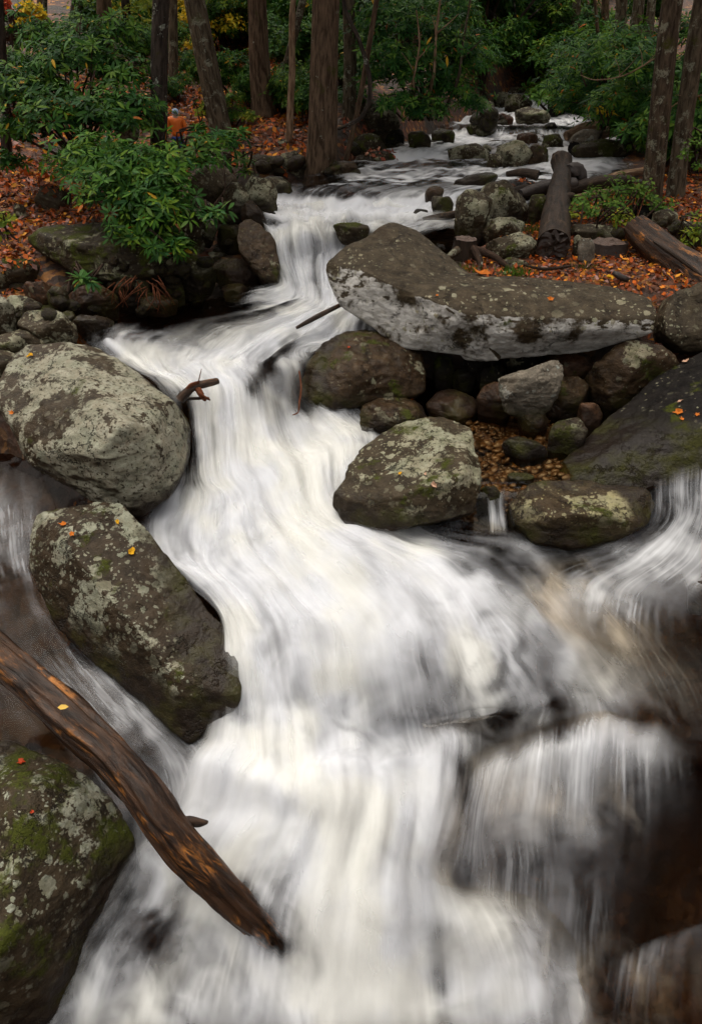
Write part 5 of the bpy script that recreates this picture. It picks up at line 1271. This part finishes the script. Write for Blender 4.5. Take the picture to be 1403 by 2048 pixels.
spots = [(955,130,24.5),(985,150,26),(1015,120,28),(1050,140,28.5),(1085,130,28),(1110,150,26),(960,180,23),(1130,100,26),(1090,90,31),(1030,80,33),(960,60,31),(900,60,27),(840,20,26),(1180,40,26),(1230,30,24),(1290,60,19),(1330,40,20),(1400,60,18),(1000,170,27),(1060,165,28),(1140,190,22),(1140,60,32),
 (740,20,26),(690,60,25),(660,120,24),(600,120,23),(560,90,27),(480,110,27),(620,60,29),(420,60,30),(300,60,24),(250,40,25),(180,40,22),(60,120,16),(10,150,15),(110,60,20),(30,30,22),(780,10,31),(1060,30,38),(940,20,37),(860,0,34),(1180,0,34),(1290,10,28),(540,40,33),(460,160,22),(590,180,19.5),(1100,170,25),(1030,150,30),(1350,200,15),(1400,300,12.5),(470,100,23),(500,80,24),(440,110,25),(390,120,26),(350,110,24),(600,140,21),(570,150,22),(620,100,25),(660,90,27),(400,90,28),(330,130,20),(690,170,19),(280,110,20),(200,100,19),(470,190,17),(415,180,18),(500,200,16.5),(385,165,19),(560,215,16.5),(600,200,17),(610,235,15.5),(460,225,15.5),(350,190,17)]
for k, (u, v, Y) in enumerate(spots):
    p = PY(u, v, Y); g = float(floor_z(np.array([p[0]]), np.array([p[1]]))[0][0])
    me, C = GB[k % 3]
    s = rng.uniform(.9, 1.5) * (1.0 if Y < 22 else 1.25) * (.55 if u < 440 else .85 if u < 640 else 1.0)
    if Y < 19.5 and 340 < u < 640: s *= .55
    root = empty('rhododendron', (p[0], p[1], g - .1)); root.scale = (s, s, s * rng.uniform(.9, 1.25)); root.rotation_euler.z = rng.rand() * 6.28
    tag(root, ('dark evergreen shrub in the thicket on the left slope behind the trunks', 'dark evergreen shrub in the thicket behind the top fall', 'dark evergreen shrub in the thicket on the right slope')[0 if u < 800 else 1 if u < 1125 else 2], 'shrub', ('far shrubs on the left slope', 'far shrubs behind the top fall', 'far shrubs on the right slope')[0 if u < 800 else 1 if u < 1125 else 2])
    f = link('foliage', me, None, root); f['kind'] = 'stuff'
    link('stem', stem_me[k % 3], None, root)
# autumn saplings
def sapling(label, L, n, seed, pal, foot, L0=.075, W0=.05, nst=10, cat='sapling', mat=None, odd=0, parts=0, **kw):
    rng = np.random.RandomState(seed)
    L = [(*PY(u, v, Y), r) for (u, v, Y, r) in L]
    C, A = lobes(L, rng, n, .2)
    data = rosettes(C, A, rng, L0=L0, W0=W0, nl=(3, 6), spread=(50, 120), pal=np.array(pal), odd=odd)
    root = empty('sapling', foot); tag(root, label, cat)
    f = link('foliage', foliage_mesh('foliage', data, foot, MAT['leaf_soft']), None, root); f['kind'] = 'stuff'
    stems(root, foot, foot, C, rng, min(nst, n), .012)
    return root
YEL = [(.62, .34, .012), (.75, .48, .02), (.55, .44, .03), (.38, .36, .03)]
ORA = [(.42, .13, .015), (.55, .20, .015), (.35, .08, .012), (.50, .27, .02)]
YGR = [(.10, .16, .02), (.16, .22, .02), (.30, .30, .025), (.08, .14, .02)]
sapling('yellow leaved sapling glowing behind the leaning lichen trunk', [(420,40,22,.8),(380,50,22,.8),(450,60,21.5,.6),(400,95,21,.5),(500,30,23,.6),(460,10,22,.7),(360,10,23,.8)], 900, 31, YEL, PY(420, 130, 21.5), .10, .065)
sapling('tall yellow sapling left of the dark lichen trunk', [(240,30,24,.8),(180,20,25,.7),(310,20,25,.7),(275,70,23,.5)], 320, 44, YEL, PY(240, 120, 23.5), .11, .07)
sapling('yellow orange sapling behind the two brown trunks', [(560,40,27,.8),(610,30,28,.7),(480,60,26,.6),(540,90,25,.5)], 280, 45, YEL[:2] + ORA[:2], PY(550, 130, 26), .12, .08)
sapling('yellow green sapling between the left trunks', [(300,60,22,.8),(350,90,21,.5),(260,40,23,.6),(300,20,22,.6)], 560, 32, YGR, PY(300, 120, 21.5), .10, .065)
sapling('small bright yellow sapling in the upper left corner', [(60,22,15,.22),(80,35,15,.2),(45,45,15,.15)], 60, 33, YEL, PY(62, 95, 15.3), .10, .065)
sapling('red leaved twig in the upper left corner', [(18,18,14,.14),(10,2,14,.12)], 22, 34, [(.45, .03, .02), (.55, .08, .03), (.40, .05, .02), (.5, .12, .03)], PY(10, 90, 14.3), .09, .05)
sapling('orange leaved sapling at top centre', [(1010,40,30,1.0),(1045,60,29,.8),(980,60,30,.7),(1000,75,28,.5)], 260, 35, ORA, PY(1010, 110, 29), .14, .09)
sapling('yellow sapling at the very top behind the thick trunk', [(780,15,28,.6),(1040,5,27,.8),(870,5,28,.4)], 120, 36, YEL, PY(820, 70, 28), .12, .08)
sapling('sparse yellow leaves dangling over the right waterline', [(1205,218,14.5,.16),(1215,226,14.5,.1),(1200,200,14.5,.1)], 9, 37, YEL, PY(1200, 245, 14.6), .13, .05, 4)
sapling('leafy green weeds between the bank log and the twin trunks', [(1160,415,9.7,.22),(1200,400,10.0,.28),(1250,390,10.1,.3),(1230,420,9.7,.22),(1290,400,10.0,.28),(1180,430,9.5,.16),(1320,420,9.8,.2)], 330, 38, [(.05, .12, .02), (.09, .17, .025), (.14, .22, .03), (.05, .10, .02)], PY(1230, 440, 9.9), .06, .045, 14, 'weeds')
sapling('yellow green ferny weeds below the long grey rock', [(1130,430,9.5,.14),(1240,440,9.3,.14),(1270,450,9.2,.12)], 90, 39, YGR, PY(1190, 455, 9.4), .07, .03, 8, 'weeds')
sapling('hanging compound leaf spray at the right edge', [(1390,290,9.5,.12),(1370,315,9.5,.14),(1395,335,9.5,.1)], 40, 40, [(.07, .16, .02), (.12, .22, .03), (.06, .12, .02), (.1, .18, .02)], PY(1420, 300, 9.6), .06, .03, 5)
sapling('yellow green weed at the far left edge', [(10,440,8.9,.1),(0,470,8.9,.08)], 14, 41, YGR, PY(5, 480, 8.9), .10, .05, 4, 'weeds')
sapling('small weeds at the right edge above the split log', [(1385,470,8.6,.12),(1360,490,8.5,.1),(1400,440,8.8,.12)], 50, 42, YGR, PY(1380, 500, 8.7), .08, .03, 6, 'weeds')
sapling('yellow green seedlings on the leafy slope beside the leaning trunk', [(405,225,14,.14),(415,215,14,.12),(500,235,14.2,.16)], 50, 43, YGR, PY(420, 245, 14.2), .08, .05, 5, 'weeds')

# crowns above the frame
rng = np.random.RandomState(5)
def crown_mesh(seed, pal):
    rng = np.random.RandomState(seed)
    L = [(rng.randn() * 1.2, rng.randn() * 1.2, rng.uniform(-1.2, 2.2), rng.uniform(.8, 1.4)) for _ in range(9)]
    C, A = lobes(L, rng, 260, .2); C = C + 0
    return foliage_mesh('crown', rosettes(C, A, rng, L0=.34, W0=.22, nl=(4, 7), spread=(50, 120), pal=np.array(pal), odd=0), (0, 0, 0), MAT['leaf_soft'])
CM = [crown_mesh(1, YEL), crown_mesh(2, YGR), crown_mesh(3, ORA)]
for root, top, sd in CROWN:
    o = link('crown', CM[sd % 3], None, root); o.location = Vector(top) - root.location; o.rotation_euler.z = sd; o['kind'] = 'stuff'
# ------------------------------------------------------------------ fallen leaves
bpy.context.view_layer.update()
def bvh_of(objs):
    V, F, k = [], [], 0
    for o in objs:
        me = o.data; n = len(me.vertices); c = np.empty(n * 3, np.float32); me.vertices.foreach_get('co', c)
        V.append(c.reshape(-1, 3) + np.array(o.location)); 
        f = np.empty(len(me.polygons) * len(me.polygons[0].vertices), np.int32); me.polygons.foreach_get('vertices', f)
        f = f.reshape(len(me.polygons), -1); F += [tuple(int(i) + k for i in r) for r in f]; k += n
    return BVHTree.FromPolygons(np.concatenate(V).tolist(), F)
bank_rocks = [o for o in ROCKS if o.location.y > 6.2 or o.location.y < 6.2]
BV_ = bvh_of(bank_rocks + [ground])
DRY = 1.45 * np.array([(.36, .075, .008), (.26, .055, .010), (.42, .14, .018), (.20, .045, .012), (.14, .040, .016), (.48, .20, .02), (.12, .05, .03), (.30, .07, .02), (.22, .12, .10), (.10, .035, .015)])
DRYM = []
for k, col in enumerate([(.34, .09, .014), (.26, .055, .010), (.44, .15, .018), (.15, .042, .016), (.55, .27, .02), (.22, .13, .11)]):
    V, F = leaves(np.zeros((1, 3)), np.array([[0, 1., 0]]), np.array([[0, 0, 1.]]), np.array([1.]), np.array([.62]), np.array([.18]))
    me = mesh_np('fallen_leaf', V, F); color_attr(me, np.repeat(np.array([col]), 8, axis=0)); me.materials.append(MAT['leaf_dry']); DRYM.append(me)
def drop(x, y):
    h = BV_.ray_cast(Vector((x, y, 12)), Vector((0, 0, -1)))
    return (h[0], h[1]) if h[0] is not None else (None, None)
def scatter(poly, n, seed, Lr=(.05, .10), slope=.45, pal=DRY, z_in=None, wet_ok=False):
    """leaves lying over the ground and rocks inside a polygon of survey points"""
    rng = np.random.RandomState(seed); W = np.array([p[:2] for p in poly]); out = []
    lo, hi = W.min(0), W.max(0); tri = [(W[0], W[i], W[i + 1]) for i in range(1, len(W) - 1)]
    ar = np.array([abs(np.cross(b - a, c - a)) for a, b, c in tri]); ar /= ar.sum()
    for i in rng.choice(len(tri), n, p=ar):
        a, b, c = tri[i]; r1, r2 = rng.rand(2)
        if r1 + r2 > 1: r1, r2 = 1 - r1, 1 - r2
        x, y = a + (b - a) * r1 + (c - a) * r2
        p, nn = drop(x, y)
        if p is None or nn.z < slope: continue
        wv, wd = field(np.array([x]), np.array([y]))
        if not wet_ok and wd[0] < .25 and p.z < wv[0] + .05: continue
        out.append((p, nn))
    return out, rng
def litter_arrays(hits, rng, Lr, pal):
    n = len(hits)
    B = np.array([tuple(p) for p, _ in hits]); N = np.array([tuple(k) for _, k in hits])
    N = N + rng.randn(n, 3) * .5; N /= np.linalg.norm(N, axis=1, keepdims=True)
    X = np.cross(N, rng.randn(n, 3)); L = rng.uniform(*Lr, n)
    B = B + N * rng.uniform(.006, .035, n)[:, None]
    return B, X, N, L, L * rng.uniform(.45, .8, n), rng.uniform(-.35, .6, n), pal[rng.randint(len(pal), size=n)] * rng.uniform(.3, 1.25, (n, 1))
def litter(name, label, poly, n, seed, Lr=(.05, .10), nind=0, indlabel=None, group=None, pal=DRY, slope=.45):
    hits, rng = scatter(poly, n, seed, Lr, slope, pal)
    if not hits: return None
    data = litter_arrays(hits, rng, Lr, pal)
    o = link(name, foliage_mesh(name, data, (0, 0, 0), MAT['leaf_dry'])); tag(o, label, None, None, 'stuff')
    if nind:
        h2, rng = scatter(poly, nind * 2, seed + 500, Lr, slope); d2 = litter_arrays(h2[:nind], rng, (Lr[0] * 1.15, Lr[1] * 1.2), pal)
        for i in range(len(d2[0])):
            lf = leaf_object(d2[0][i] + d2[2][i] * .012, d2[1][i], d2[2][i], d2[3][i], DRYM[rng.randint(len(DRYM))], None, (0, 0, 0), 'fallen_leaf')
            tag(lf, indlabel, 'leaf', group)
    return o
Zp = lambda u, v, z: PZ(u, v, z)
litter('leaf_litter', 'orange and brown fallen leaves carpeting the bench behind the long slab', [Zp(880,560,1.85),Zp(1340,620,1.85),Zp(1480,560,1.9),Zp(1440,420,2.0),Zp(1150,400,2.05),Zp(1060,440,2.0),Zp(930,520,1.9)], 8000, 1, (.035, .08), 110, 'small orange fallen leaf in the litter on the bench behind the long slab', 'leaves on the slab bench')
litter('leaf_litter', 'orange and brown fallen leaves heaped on the left bank', [Zp(-120,600,1.5),Zp(60,600,1.5),Zp(90,520,1.7),Zp(330,440,1.95),Zp(330,380,2.05),Zp(-120,330,2.3)], 6500, 2, (.05, .11), 110, 'small orange fallen leaf in the litter on the left bank', 'leaves on the left bank')
litter('leaf_litter', 'red brown fallen leaves on the slope left of the thick trunk', [PY(340,320,12.5),PY(640,320,13.4),PY(620,260,16),PY(560,200,20),PY(560,120,26),PY(350,120,26),PY(300,250,14)], 9500, 3, (.07, .14), 40, 'small red brown fallen leaf on the slope left of the thick trunk', 'leaves on the trunk slope')
litter('leaf_litter', 'fallen leaves under the twin trunks on the right bank', [PZ(1150,400,2.1),PZ(1480,440,2.1),PZ(1550,340,2.3),PZ(1230,350,2.2)], 1500, 4, (.06, .12))
litter('leaf_litter', 'fallen leaves on the dim upper left slope', [PY(-150,330,11),PY(330,320,11.5),PY(330,170,19),PY(-200,150,19)], 4000, 5, (.08, .16))
litter('leaf_litter', 'pinkish fallen leaves beside the dark lichen boulder', [PY(680,260,14.2),PY(820,260,14.6),PY(800,200,17.5),PY(690,200,17.5)], 900, 6, (.06, .12), 0, None, None, np.array([(.38, .12, .07), (.45, .2, .12), (.28, .07, .04), (.4, .1, .05)]))
litter('leaf_litter', 'brown leaves caught in the driftwood heap', [PZ(985,405,2.12),PZ(1290,385,2.15),PZ(1290,355,2.25),PZ(1060,360,2.2)], 900, 7, (.05, .11), 0, None, None, DRY * .8)
litter('leaf_litter', 'orange leaves on the far slope at top centre', [PY(920,100,27),PY(1140,100,27),PY(1200,40,42),PY(860,40,42)], 2600, 8, (.14, .28))
litter('leaf_litter', 'wet leaf scraps on the gravelly rock behind the mid stream boulder', [PZ(850,800,.95),PZ(950,790,.95),PZ(960,830,.9),PZ(870,840,.9)], 90, 9, (.02, .045), 0, None, None, DRY * .6)
# single leaves that can be pointed at
MAPLE = []
def maple_mesh(col, seed):
    rng = random.Random(seed); pts = []
    for k in range(10):
        a = math.pi * (.5 + 2 * k / 10); r = (.5 if k % 2 == 0 else .33) * rng.uniform(.65, 1.2); pts.append((r * math.cos(a) * .8, r * math.sin(a) + .3, rng.uniform(0, .22)))
    V = [(0, .3, -.02)] + pts + [(0, -.35, .03), (.02, -.35, .03), (.02, 0, .0)]
    F = [(0, 1 + k, 1 + (k + 1) % 10) for k in range(10)] + [(11, 12, 13)]
    me = bpy.data.meshes.new('leaf'); me.from_pydata(V, [], F); me.update(); color_attr(me, np.array([col] * len(V))); me.materials.append(MAT['leaf_dry'])
    return me
MY = maple_mesh((.62, .33, .015), 1); MO = maple_mesh((.50, .14, .015), 2); MR = maple_mesh((.40, .05, .015), 3); MP = maple_mesh((.50, .30, .20), 4); MG = maple_mesh((.30, .36, .18), 5)
ORIG = Vector((0, 0, H))
def on_surface(u, v):
    h = BV_.ray_cast(ORIG, Vector(ray(u, v)).normalized())
    return h[0], h[1]
for k, (u, v, me, L, lab) in enumerate([
  (155,1005,MY,.055,'yellow leaf at the upper rim of the long tilted boulder'),(132,1051,MO,.06,'orange leaf near the upper left of the long tilted boulder'),(142,1067,MO,.05,'small orange leaf just below another on the long tilted boulder'),(235,1048,MY,.045,'small yellow leaf near the right rim of the long tilted boulder'),
  (269,1099,MY,.075,'largest yellow leaf on the long tilted boulder'),(57,714,MY,.07,'yellow leaf in the notch above the huge pale boulder'),(28,828,MO,.05,'orange leaf on the left flank of the huge pale boulder'),(45,1522,MR,.07,'red leaf on the boulder below the leaning log'),
  (60,1627,MR,.03,'tiny red leaf on the bottom left lichen boulder'),(803,947,MY,.04,'small yellow leaf on top of the mid stream boulder'),(872,971,MP,.06,'pale pink leaf on the front of the mid stream boulder'),(852,951,MP,.035,'tiny pale leaf beside the pink one on the mid stream boulder'),
  (1372,722,MP,.09,'tan leaf at the top of the black sloping boulder'),(1358,806,MP,.06,'lilac leaf on the black sloping boulder'),(1363,825,MO,.09,'brown curled leaf on the black sloping boulder'),(1390,830,MO,.05,'orange leaf at the right edge of the black sloping boulder'),(1362,842,MO,.05,'lowest brown leaf on the black sloping boulder'),
  (1103,598,MO,.075,'orange yellow leaf lying on the top of the long slab'),(1008,549,MG,.12,'big pale green leaf on the bench beside the grass tuft'),(972,553,MO,.20,'large curled orange leaf on the slab bench'),(873,591,MO,.035,'tiny orange leaf stuck on the long slab'),(695,697,MR,.04,'tiny red leaf on the brown wet boulder under the slab'),
  (823,795,MO,.045,'orange leaf on the low brown rock beside the cascade'),(1206,556,MY,.16,'yellow cluster leaf in the litter in front of the round stump'),(1222,492,MP,.10,'pale leaf on the top of the round stump'),(1237,494,MO,.07,'orange leaf on the top of the round stump'),(1028,925,MY,.06,'yellow leaf floating in the pebbly pool')]):
    p, n = on_surface(u, v)
    if p is None: continue
    n = Vector(n)
    if n.dot(Vector(ray(u, v))) > 0: n = -n
    a = k * 2.4; t = n.orthogonal().normalized(); t = (Matrix.Rotation(a, 3, n) @ t)
    tag(leaf_object(p + n * .010, t, n, L * 1.0, me, None, (0, 0, 0), 'fallen_leaf'), lab, 'leaf')
V, F = leaves(np.zeros((1, 3)), np.array([[0, 1., 0]]), np.array([[0, 0, 1.]]), np.array([1.]), np.array([.5]), np.array([.1]))
me = mesh_np('leaf', V, F); color_attr(me, np.repeat(np.array([(.62, .40, .08)]), 8, axis=0)); me.materials.append(MAT['leaf_dry'])
q = Vector(PZ(115, 1415, .72)); tag(leaf_object(q, (1, .1, .05), (0, -.4, 1), .06, me, None, (0, 0, 0), 'fallen_leaf'), 'yellow oval leaf stuck on the leaning log', 'leaf')

# ------------------------------------------------------------------ pebbles in the pool
m = NT('pebble'); oi = m.n('ShaderNodeObjectInfo'); P = m.n('ShaderNodeTexCoord').outputs['Object']
n0, _ = m.noise(P, 3, 4, .6)
c = m.mix(oi.outputs['Random'], (.022, .012, .007), (.11, .06, .028)); c = m.mix(m.step(n0, .4, .7, 0, .5), c, (.09, .06, .04))
MAT['pebble'] = m.done(m.bsdf(Base_Color=c, Roughness=.3))
PM = []
for k in range(5):
    D, F = ico(3); V = D * (1 + .18 * fbm(D * 1.3 + k * 5, 2, k))[:, None] * np.array([1, .75, .45]); me = mesh_np('pebble', V, F); me.materials.append(MAT['pebble']); PM.append(me)
rng = np.random.RandomState(3); cnt = 0
for k in range(900):
    u, v = rng.uniform(870, 1190), rng.uniform(835, 985)
    if cnt >= 230: break
    x, y, z = PZ(u, v, .80); p, n = drop(x, y)
    if p is None or p.z > .86: continue
    s = rng.uniform(.018, .055) * (1.3 if rng.rand() < .15 else 1)
    o = bpy.data.objects.new('pebble', PM[k % 5]); COL.objects.link(o)
    o.location = (x, y, .80 + s * .1 + rng.uniform(-.02, .01)); o.scale = (s, s, s); o.rotation_euler = (rng.randn() * .3, rng.randn() * .3, rng.rand() * 6.28)
    tag(o, 'small rounded brown pebble on the bed of the clear pool under the slab', 'pebble', 'pebbles in the clear pool'); cnt += 1
# gravel floor under the pebbles
pq = [PZ(u, v, .785) for u, v in ((840,830),(1230,815),(1190,960),(1080,1000),(930,1000))]
nn = 26; gx = np.linspace(.3, 3.0, nn); 
GRX, GRY = np.meshgrid(np.linspace(.75, 2.35, 60), np.linspace(5.05, 6.95, 60))
GRZ = .775 + .02 * fbm(np.stack([GRX * 6, GRY * 6, 0 * GRX], -1).reshape(-1, 3), 3, 4).reshape(GRX.shape)
e = smooth(.75, .95, GRX) * smooth(2.35, 2.15, GRX) * smooth(5.05, 5.25, GRY) * smooth(6.95, 6.75, GRY)
o = link('pool_bed', mesh_np('pool_bed', np.stack([GRX, GRY, GRZ - (1 - e) * .4], -1).reshape(-1, 3), grid_faces(60, 60)), None)
m = NT('gravel'); P = m.n('ShaderNodeTexCoord').outputs['Object']; v = m.voro(P, 26); sc = m.n('ShaderNodeSeparateColor', Color=v.outputs['Color'])
MAT['gravel'] = m.done(m.bsdf(Base_Color=m.mix(sc.outputs[0], (.016, .008, .004), (.075, .036, .014)), Roughness=.4, Normal=m.bump(m.math('SUBTRACT', 1.0, v.outputs['Distance']), .9, .03)))
o.data.materials.append(MAT['gravel']); tag(o, 'brown gravel bed of the clear pool', None, None, 'structure')

# ------------------------------------------------------------------ grass, roots, filler stones
def tuft(label, u, v, z, n, h, seed, col):
    rng = np.random.RandomState(seed); c = np.array(PZ(u, v, z))
    p, _ = drop(c[0], c[1]); c[2] = p.z if p is not None else c[2]
    B = c + np.stack([rng.randn(n) * .09, rng.randn(n) * .06, 0 * rng.rand(n)], -1); X = np.stack([rng.randn(n) * .35, rng.randn(n) * .35, np.ones(n)], -1)
    N = rng.randn(n, 3); L = rng.uniform(.5, 1, n) * h
    o = link('grass_tuft', foliage_mesh('grass_tuft', (B, X, N, L, np.full(n, .008), rng.uniform(.1, .5, n), np.array(col) * rng.uniform(.6, 1.4, (n, 1))), tuple(c), MAT['leaf_soft']), None, None, tuple(c)); tag(o, label, 'grass', None, 'stuff')
tuft('bright green grass tuft beside the big pale green leaf', 1030, 545, 1.86, 140, .13, 1, (.07, .14, .015))
tuft('grass tuft at the foot of the low mossy stump', 925, 535, 1.88, 110, .11, 2, (.09, .15, .02))
tuft('olive grass hanging beside the bank log', 1072, 465, 1.98, 130, .16, 3, (.08, .09, .015))
tuft('grass tuft before the round stump', 1165, 540, 1.86, 60, .10, 4, (.06, .10, .015))
rng = np.random.RandomState(9); parts = []
for k in range(26):
    a = Vector(PY(270 + rng.uniform(-40, 50), 560 + rng.uniform(-10, 20), 8.35)); b = a + Vector((rng.randn() * .12, -.08 + rng.randn() * .05, -.16 - .12 * rng.rand())); mid = a.lerp(b, .5) + Vector((rng.randn() * .05, -.05, .03))
    parts.append(tube([tuple(a), tuple(mid), tuple(b)], (.007, .006, .003), 5, .04, .2, 5, k))
o0 = PY(275, 565, 8.35)
tag(link('roots', tube_mesh('roots', merge(parts), o0), MAT['twig_red'], None, o0), 'tangle of fine red roots hanging over the pool below the rhododendron', 'roots', None, 'stuff')
k = 0
FILL = [PM_ for PM_ in ()]
fm = []
for j in range(4):
    D, F = ico(4); V = D * (1 + .25 * fbm(D * 1.1 + j * 7, 3, j + 3))[:, None] * np.array([1, .85, .65]); me = mesh_np('stone', V, F); me.materials.append(MAT[['rock_far', 'rock_moss', 'rock_brown', 'rock_lichen'][j]]); fm.append(me)
rng = np.random.RandomState(12)
for (a, b, c, d, n, where) in ((520,320,760,345,14,'at the waterline by the thick trunk'),(700,290,880,318,12,'at the left edge of the upper stream'),(380,400,470,520,10,'beside the leaning brown boulder'),(120,520,420,620,18,'below the left bank rhododendron'),(0,560,150,640,8,'in the boulder heap at the left edge'),(1150,420,1403,470,12,'on the right bench by the weeds'),(940,215,1000,250,6,'left of the top fall')):
    for _ in range(n):
        u, v = rng.uniform(a, c), rng.uniform(b, d); p, nrm = on_surface(u, v)
        if p is None: continue
        s = rng.uniform(.05, .13) * (p.y / 9)
        o = bpy.data.objects.new('stone', fm[rng.randint(4)]); COL.objects.link(o); o.location = p - Vector((0, 0, s * .25)); o.scale = (s, s, s); o.rotation_euler = (rng.randn() * .3, rng.randn() * .3, rng.rand() * 6.28)
        tag(o, 'small stone filling a gap ' + where, 'stone', 'small stones ' + where)

# ------------------------------------------------------------------ the person in orange behind the rhododendron
def person():
    Y = 13.0; hx, hy, hz = PY(350, 221, Y); foot = float(floor_z(np.array([hx]), np.array([hy]))[0][0]); hgt = max(hz - foot, .85)
    s = hgt / 1.7
    root = empty('person', (hx, hy, foot)); tag(root, 'person in an orange jacket, pale blue hood and blue trousers behind the rhododendron', 'person')
    def skin(name, verts, edges, radii, col, rough=.8, par=None):
        me = bpy.data.meshes.new(name); me.from_pydata([tuple(Vector(v) * s) for v in verts], edges, []); o = bpy.data.objects.new(name, me); COL.objects.link(o)
        md = o.modifiers.new('skin', 'SKIN'); md.use_smooth_shade = True
        for i, r in enumerate(radii): me.skin_vertices[0].data[i].radius = (r * s, r * s) if not isinstance(r, tuple) else (r[0] * s, r[1] * s)
        me.skin_vertices[0].data[0].use_root = True
        o.modifiers.new('sub', 'SUBSURF').levels = 2; o.modifiers['sub'].render_levels = 2
        dg = bpy.context.evaluated_depsgraph_get(); m2 = bpy.data.meshes.new_from_object(o.evaluated_get(dg)); bpy.data.objects.remove(o)
        m2.polygons.foreach_set('use_smooth', np.ones(len(m2.polygons), bool))
        mt = NT(name + '_cloth'); P = mt.n('ShaderNodeTexCoord').outputs['Object']; nz, _ = mt.noise(P, 14, 4, .6)
        m2.materials.clear(); m2.materials.append(mt.done(mt.bsdf(Base_Color=mt.mix(nz, tuple(c * .8 for c in col), col), Roughness=rough, Normal=mt.bump(nz, .6, .03))))
        return link(name, m2, None, par or root)
    skin('body', [(0, 0, .95), (0, 0, 1.15), (0, 0, 1.38), (0, 0, 1.47), (0, -.01, 1.55), (0, -.01, 1.64), (.17, 0, 1.36), (.24, .02, 1.12), (.22, -.08, .90), (.21, -.10, .82), (-.17, 0, 1.36), (-.24, .02, 1.12), (-.22, -.08, .90), (-.21, -.10, .82), (.09, 0, .88), (.10, -.01, .48), (.10, .02, .08), (.10, -.12, .03), (-.09, 0, .88), (-.10, -.01, .48), (-.10, .02, .08), (-.10, -.12, .03)],
         [(0,1),(1,2),(2,3),(3,4),(4,5),(2,6),(6,7),(7,8),(8,9),(2,10),(10,11),(11,12),(12,13),(0,14),(14,15),(15,16),(16,17),(0,18),(18,19),(19,20),(20,21)],
         [.13,.13,.14,.055,.085,.075,.055,.045,.035,.03,.055,.045,.035,.03,.09,.06,.045,.04,.09,.06,.045,.04], (.42, .25, .18), .6)
    jk = skin('jacket', [(0, .01, .84), (0, .01, 1.0), (0, .01, 1.2), (0, .01, 1.38), (0, 0, 1.46), (.19, .01, 1.37), (.26, .03, 1.12), (.24, -.06, .93), (-.19, .01, 1.37), (-.26, .03, 1.12), (-.24, -.06, .93)],
         [(0,1),(1,2),(2,3),(3,4),(3,5),(5,6),(6,7),(3,8),(8,9),(9,10)], [(.20,.15),(.19,.15),(.19,.15),(.17,.14),.08,.08,.07,.06,.08,.07,.06], (.85, .17, .01), .6)
    tr = skin('trousers', [(0, .01, .92), (.10, 0, .82), (.11, -.01, .48), (.11, .02, .10), (-.10, 0, .82), (-.11, -.01, .48), (-.11, .02, .10)], [(0,1),(1,2),(2,3),(0,4),(4,5),(5,6)], [.14,.11,.08,.075,.11,.08,.075], (.03, .06, .22), .85)
    skin('hood', [(0, .03, 1.46), (0, .015, 1.56), (0, .0, 1.66)], [(0,1),(1,2)], [.10,.118,.09], (.38, .52, .72), .8, jk)
    for sx in (-1, 1):
        skin('boot', [(.11 * sx, .04, .10), (.11 * sx, .0, .06), (.11 * sx, -.14, .05)], [(0,1),(1,2)], [.06,.06,.05], (.03, .025, .02), .6, tr)
person()
# ------------------------------------------------------------------ cabin corner at upper left
c = Vector(PY(-35, 70, 24)); g = float(floor_z(np.array([c.x]), np.array([c.y]))[0][0])
cb = empty('cabin', (c.x, c.y, g)); tag(cb, 'corner of a grey shingled cabin roof at the top left edge', 'cabin')
def quadbox(name, x0, x1, y0, y1, z0, z1, mat, parent, rot=0.0, piv=(0, 0, 0)):
    V = np.array([(x, y, z) for z in (z0, z1) for y in (y0, y1) for x in (x0, x1)], float)
    a = rot; R = np.array([[math.cos(a), 0, math.sin(a)], [0, 1, 0], [-math.sin(a), 0, math.cos(a)]]); V = (V - np.array(piv)) @ R.T + np.array(piv)
    return link(name, mesh_np(name, V, np.array([(0, 2, 3, 1), (4, 5, 7, 6), (0, 1, 5, 4), (2, 6, 7, 3), (0, 4, 6, 2), (1, 3, 7, 5)]), False), mat, parent)
m = NT('cabin_boards'); P = m.n('ShaderNodeTexCoord').outputs['Object']; n0, _ = m.noise(m.vscale(P, (1, 1, 12)), 2, 4, .6); MAT['boards'] = m.done(m.bsdf(Base_Color=m.mix(n0, (.02, .014, .010), (.07, .05, .035)), Roughness=.8))
m = NT('shingle'); P = m.n('ShaderNodeTexCoord').outputs['Object']; n0, _ = m.noise(P, 6, 4, .7); MAT['shingle'] = m.done(m.bsdf(Base_Color=m.mix(n0, (.10, .095, .10), (.24, .225, .23)), Roughness=.85))
topz = PY(0, 42, 24)[2] - g
quadbox('wall', -2.6, .3, -.2, 3, -.3, topz - .05, MAT['boards'], cb)
roof = quadbox('roof', -2.0, .8, -.6, 2.1, topz - .06, topz, MAT['boards'], cb, math.radians(32), (.8, 0, topz))
for r in range(6):
    for j in range(5):
        quadbox('shingle', .8 - .42 * r - .46, .8 - .42 * r, -.5 + .5 * j, -.5 + .5 * j + .48, topz + .012 * r + .02, topz + .012 * r + .05, MAT['shingle'], roof, math.radians(32), (.8, 0, topz))
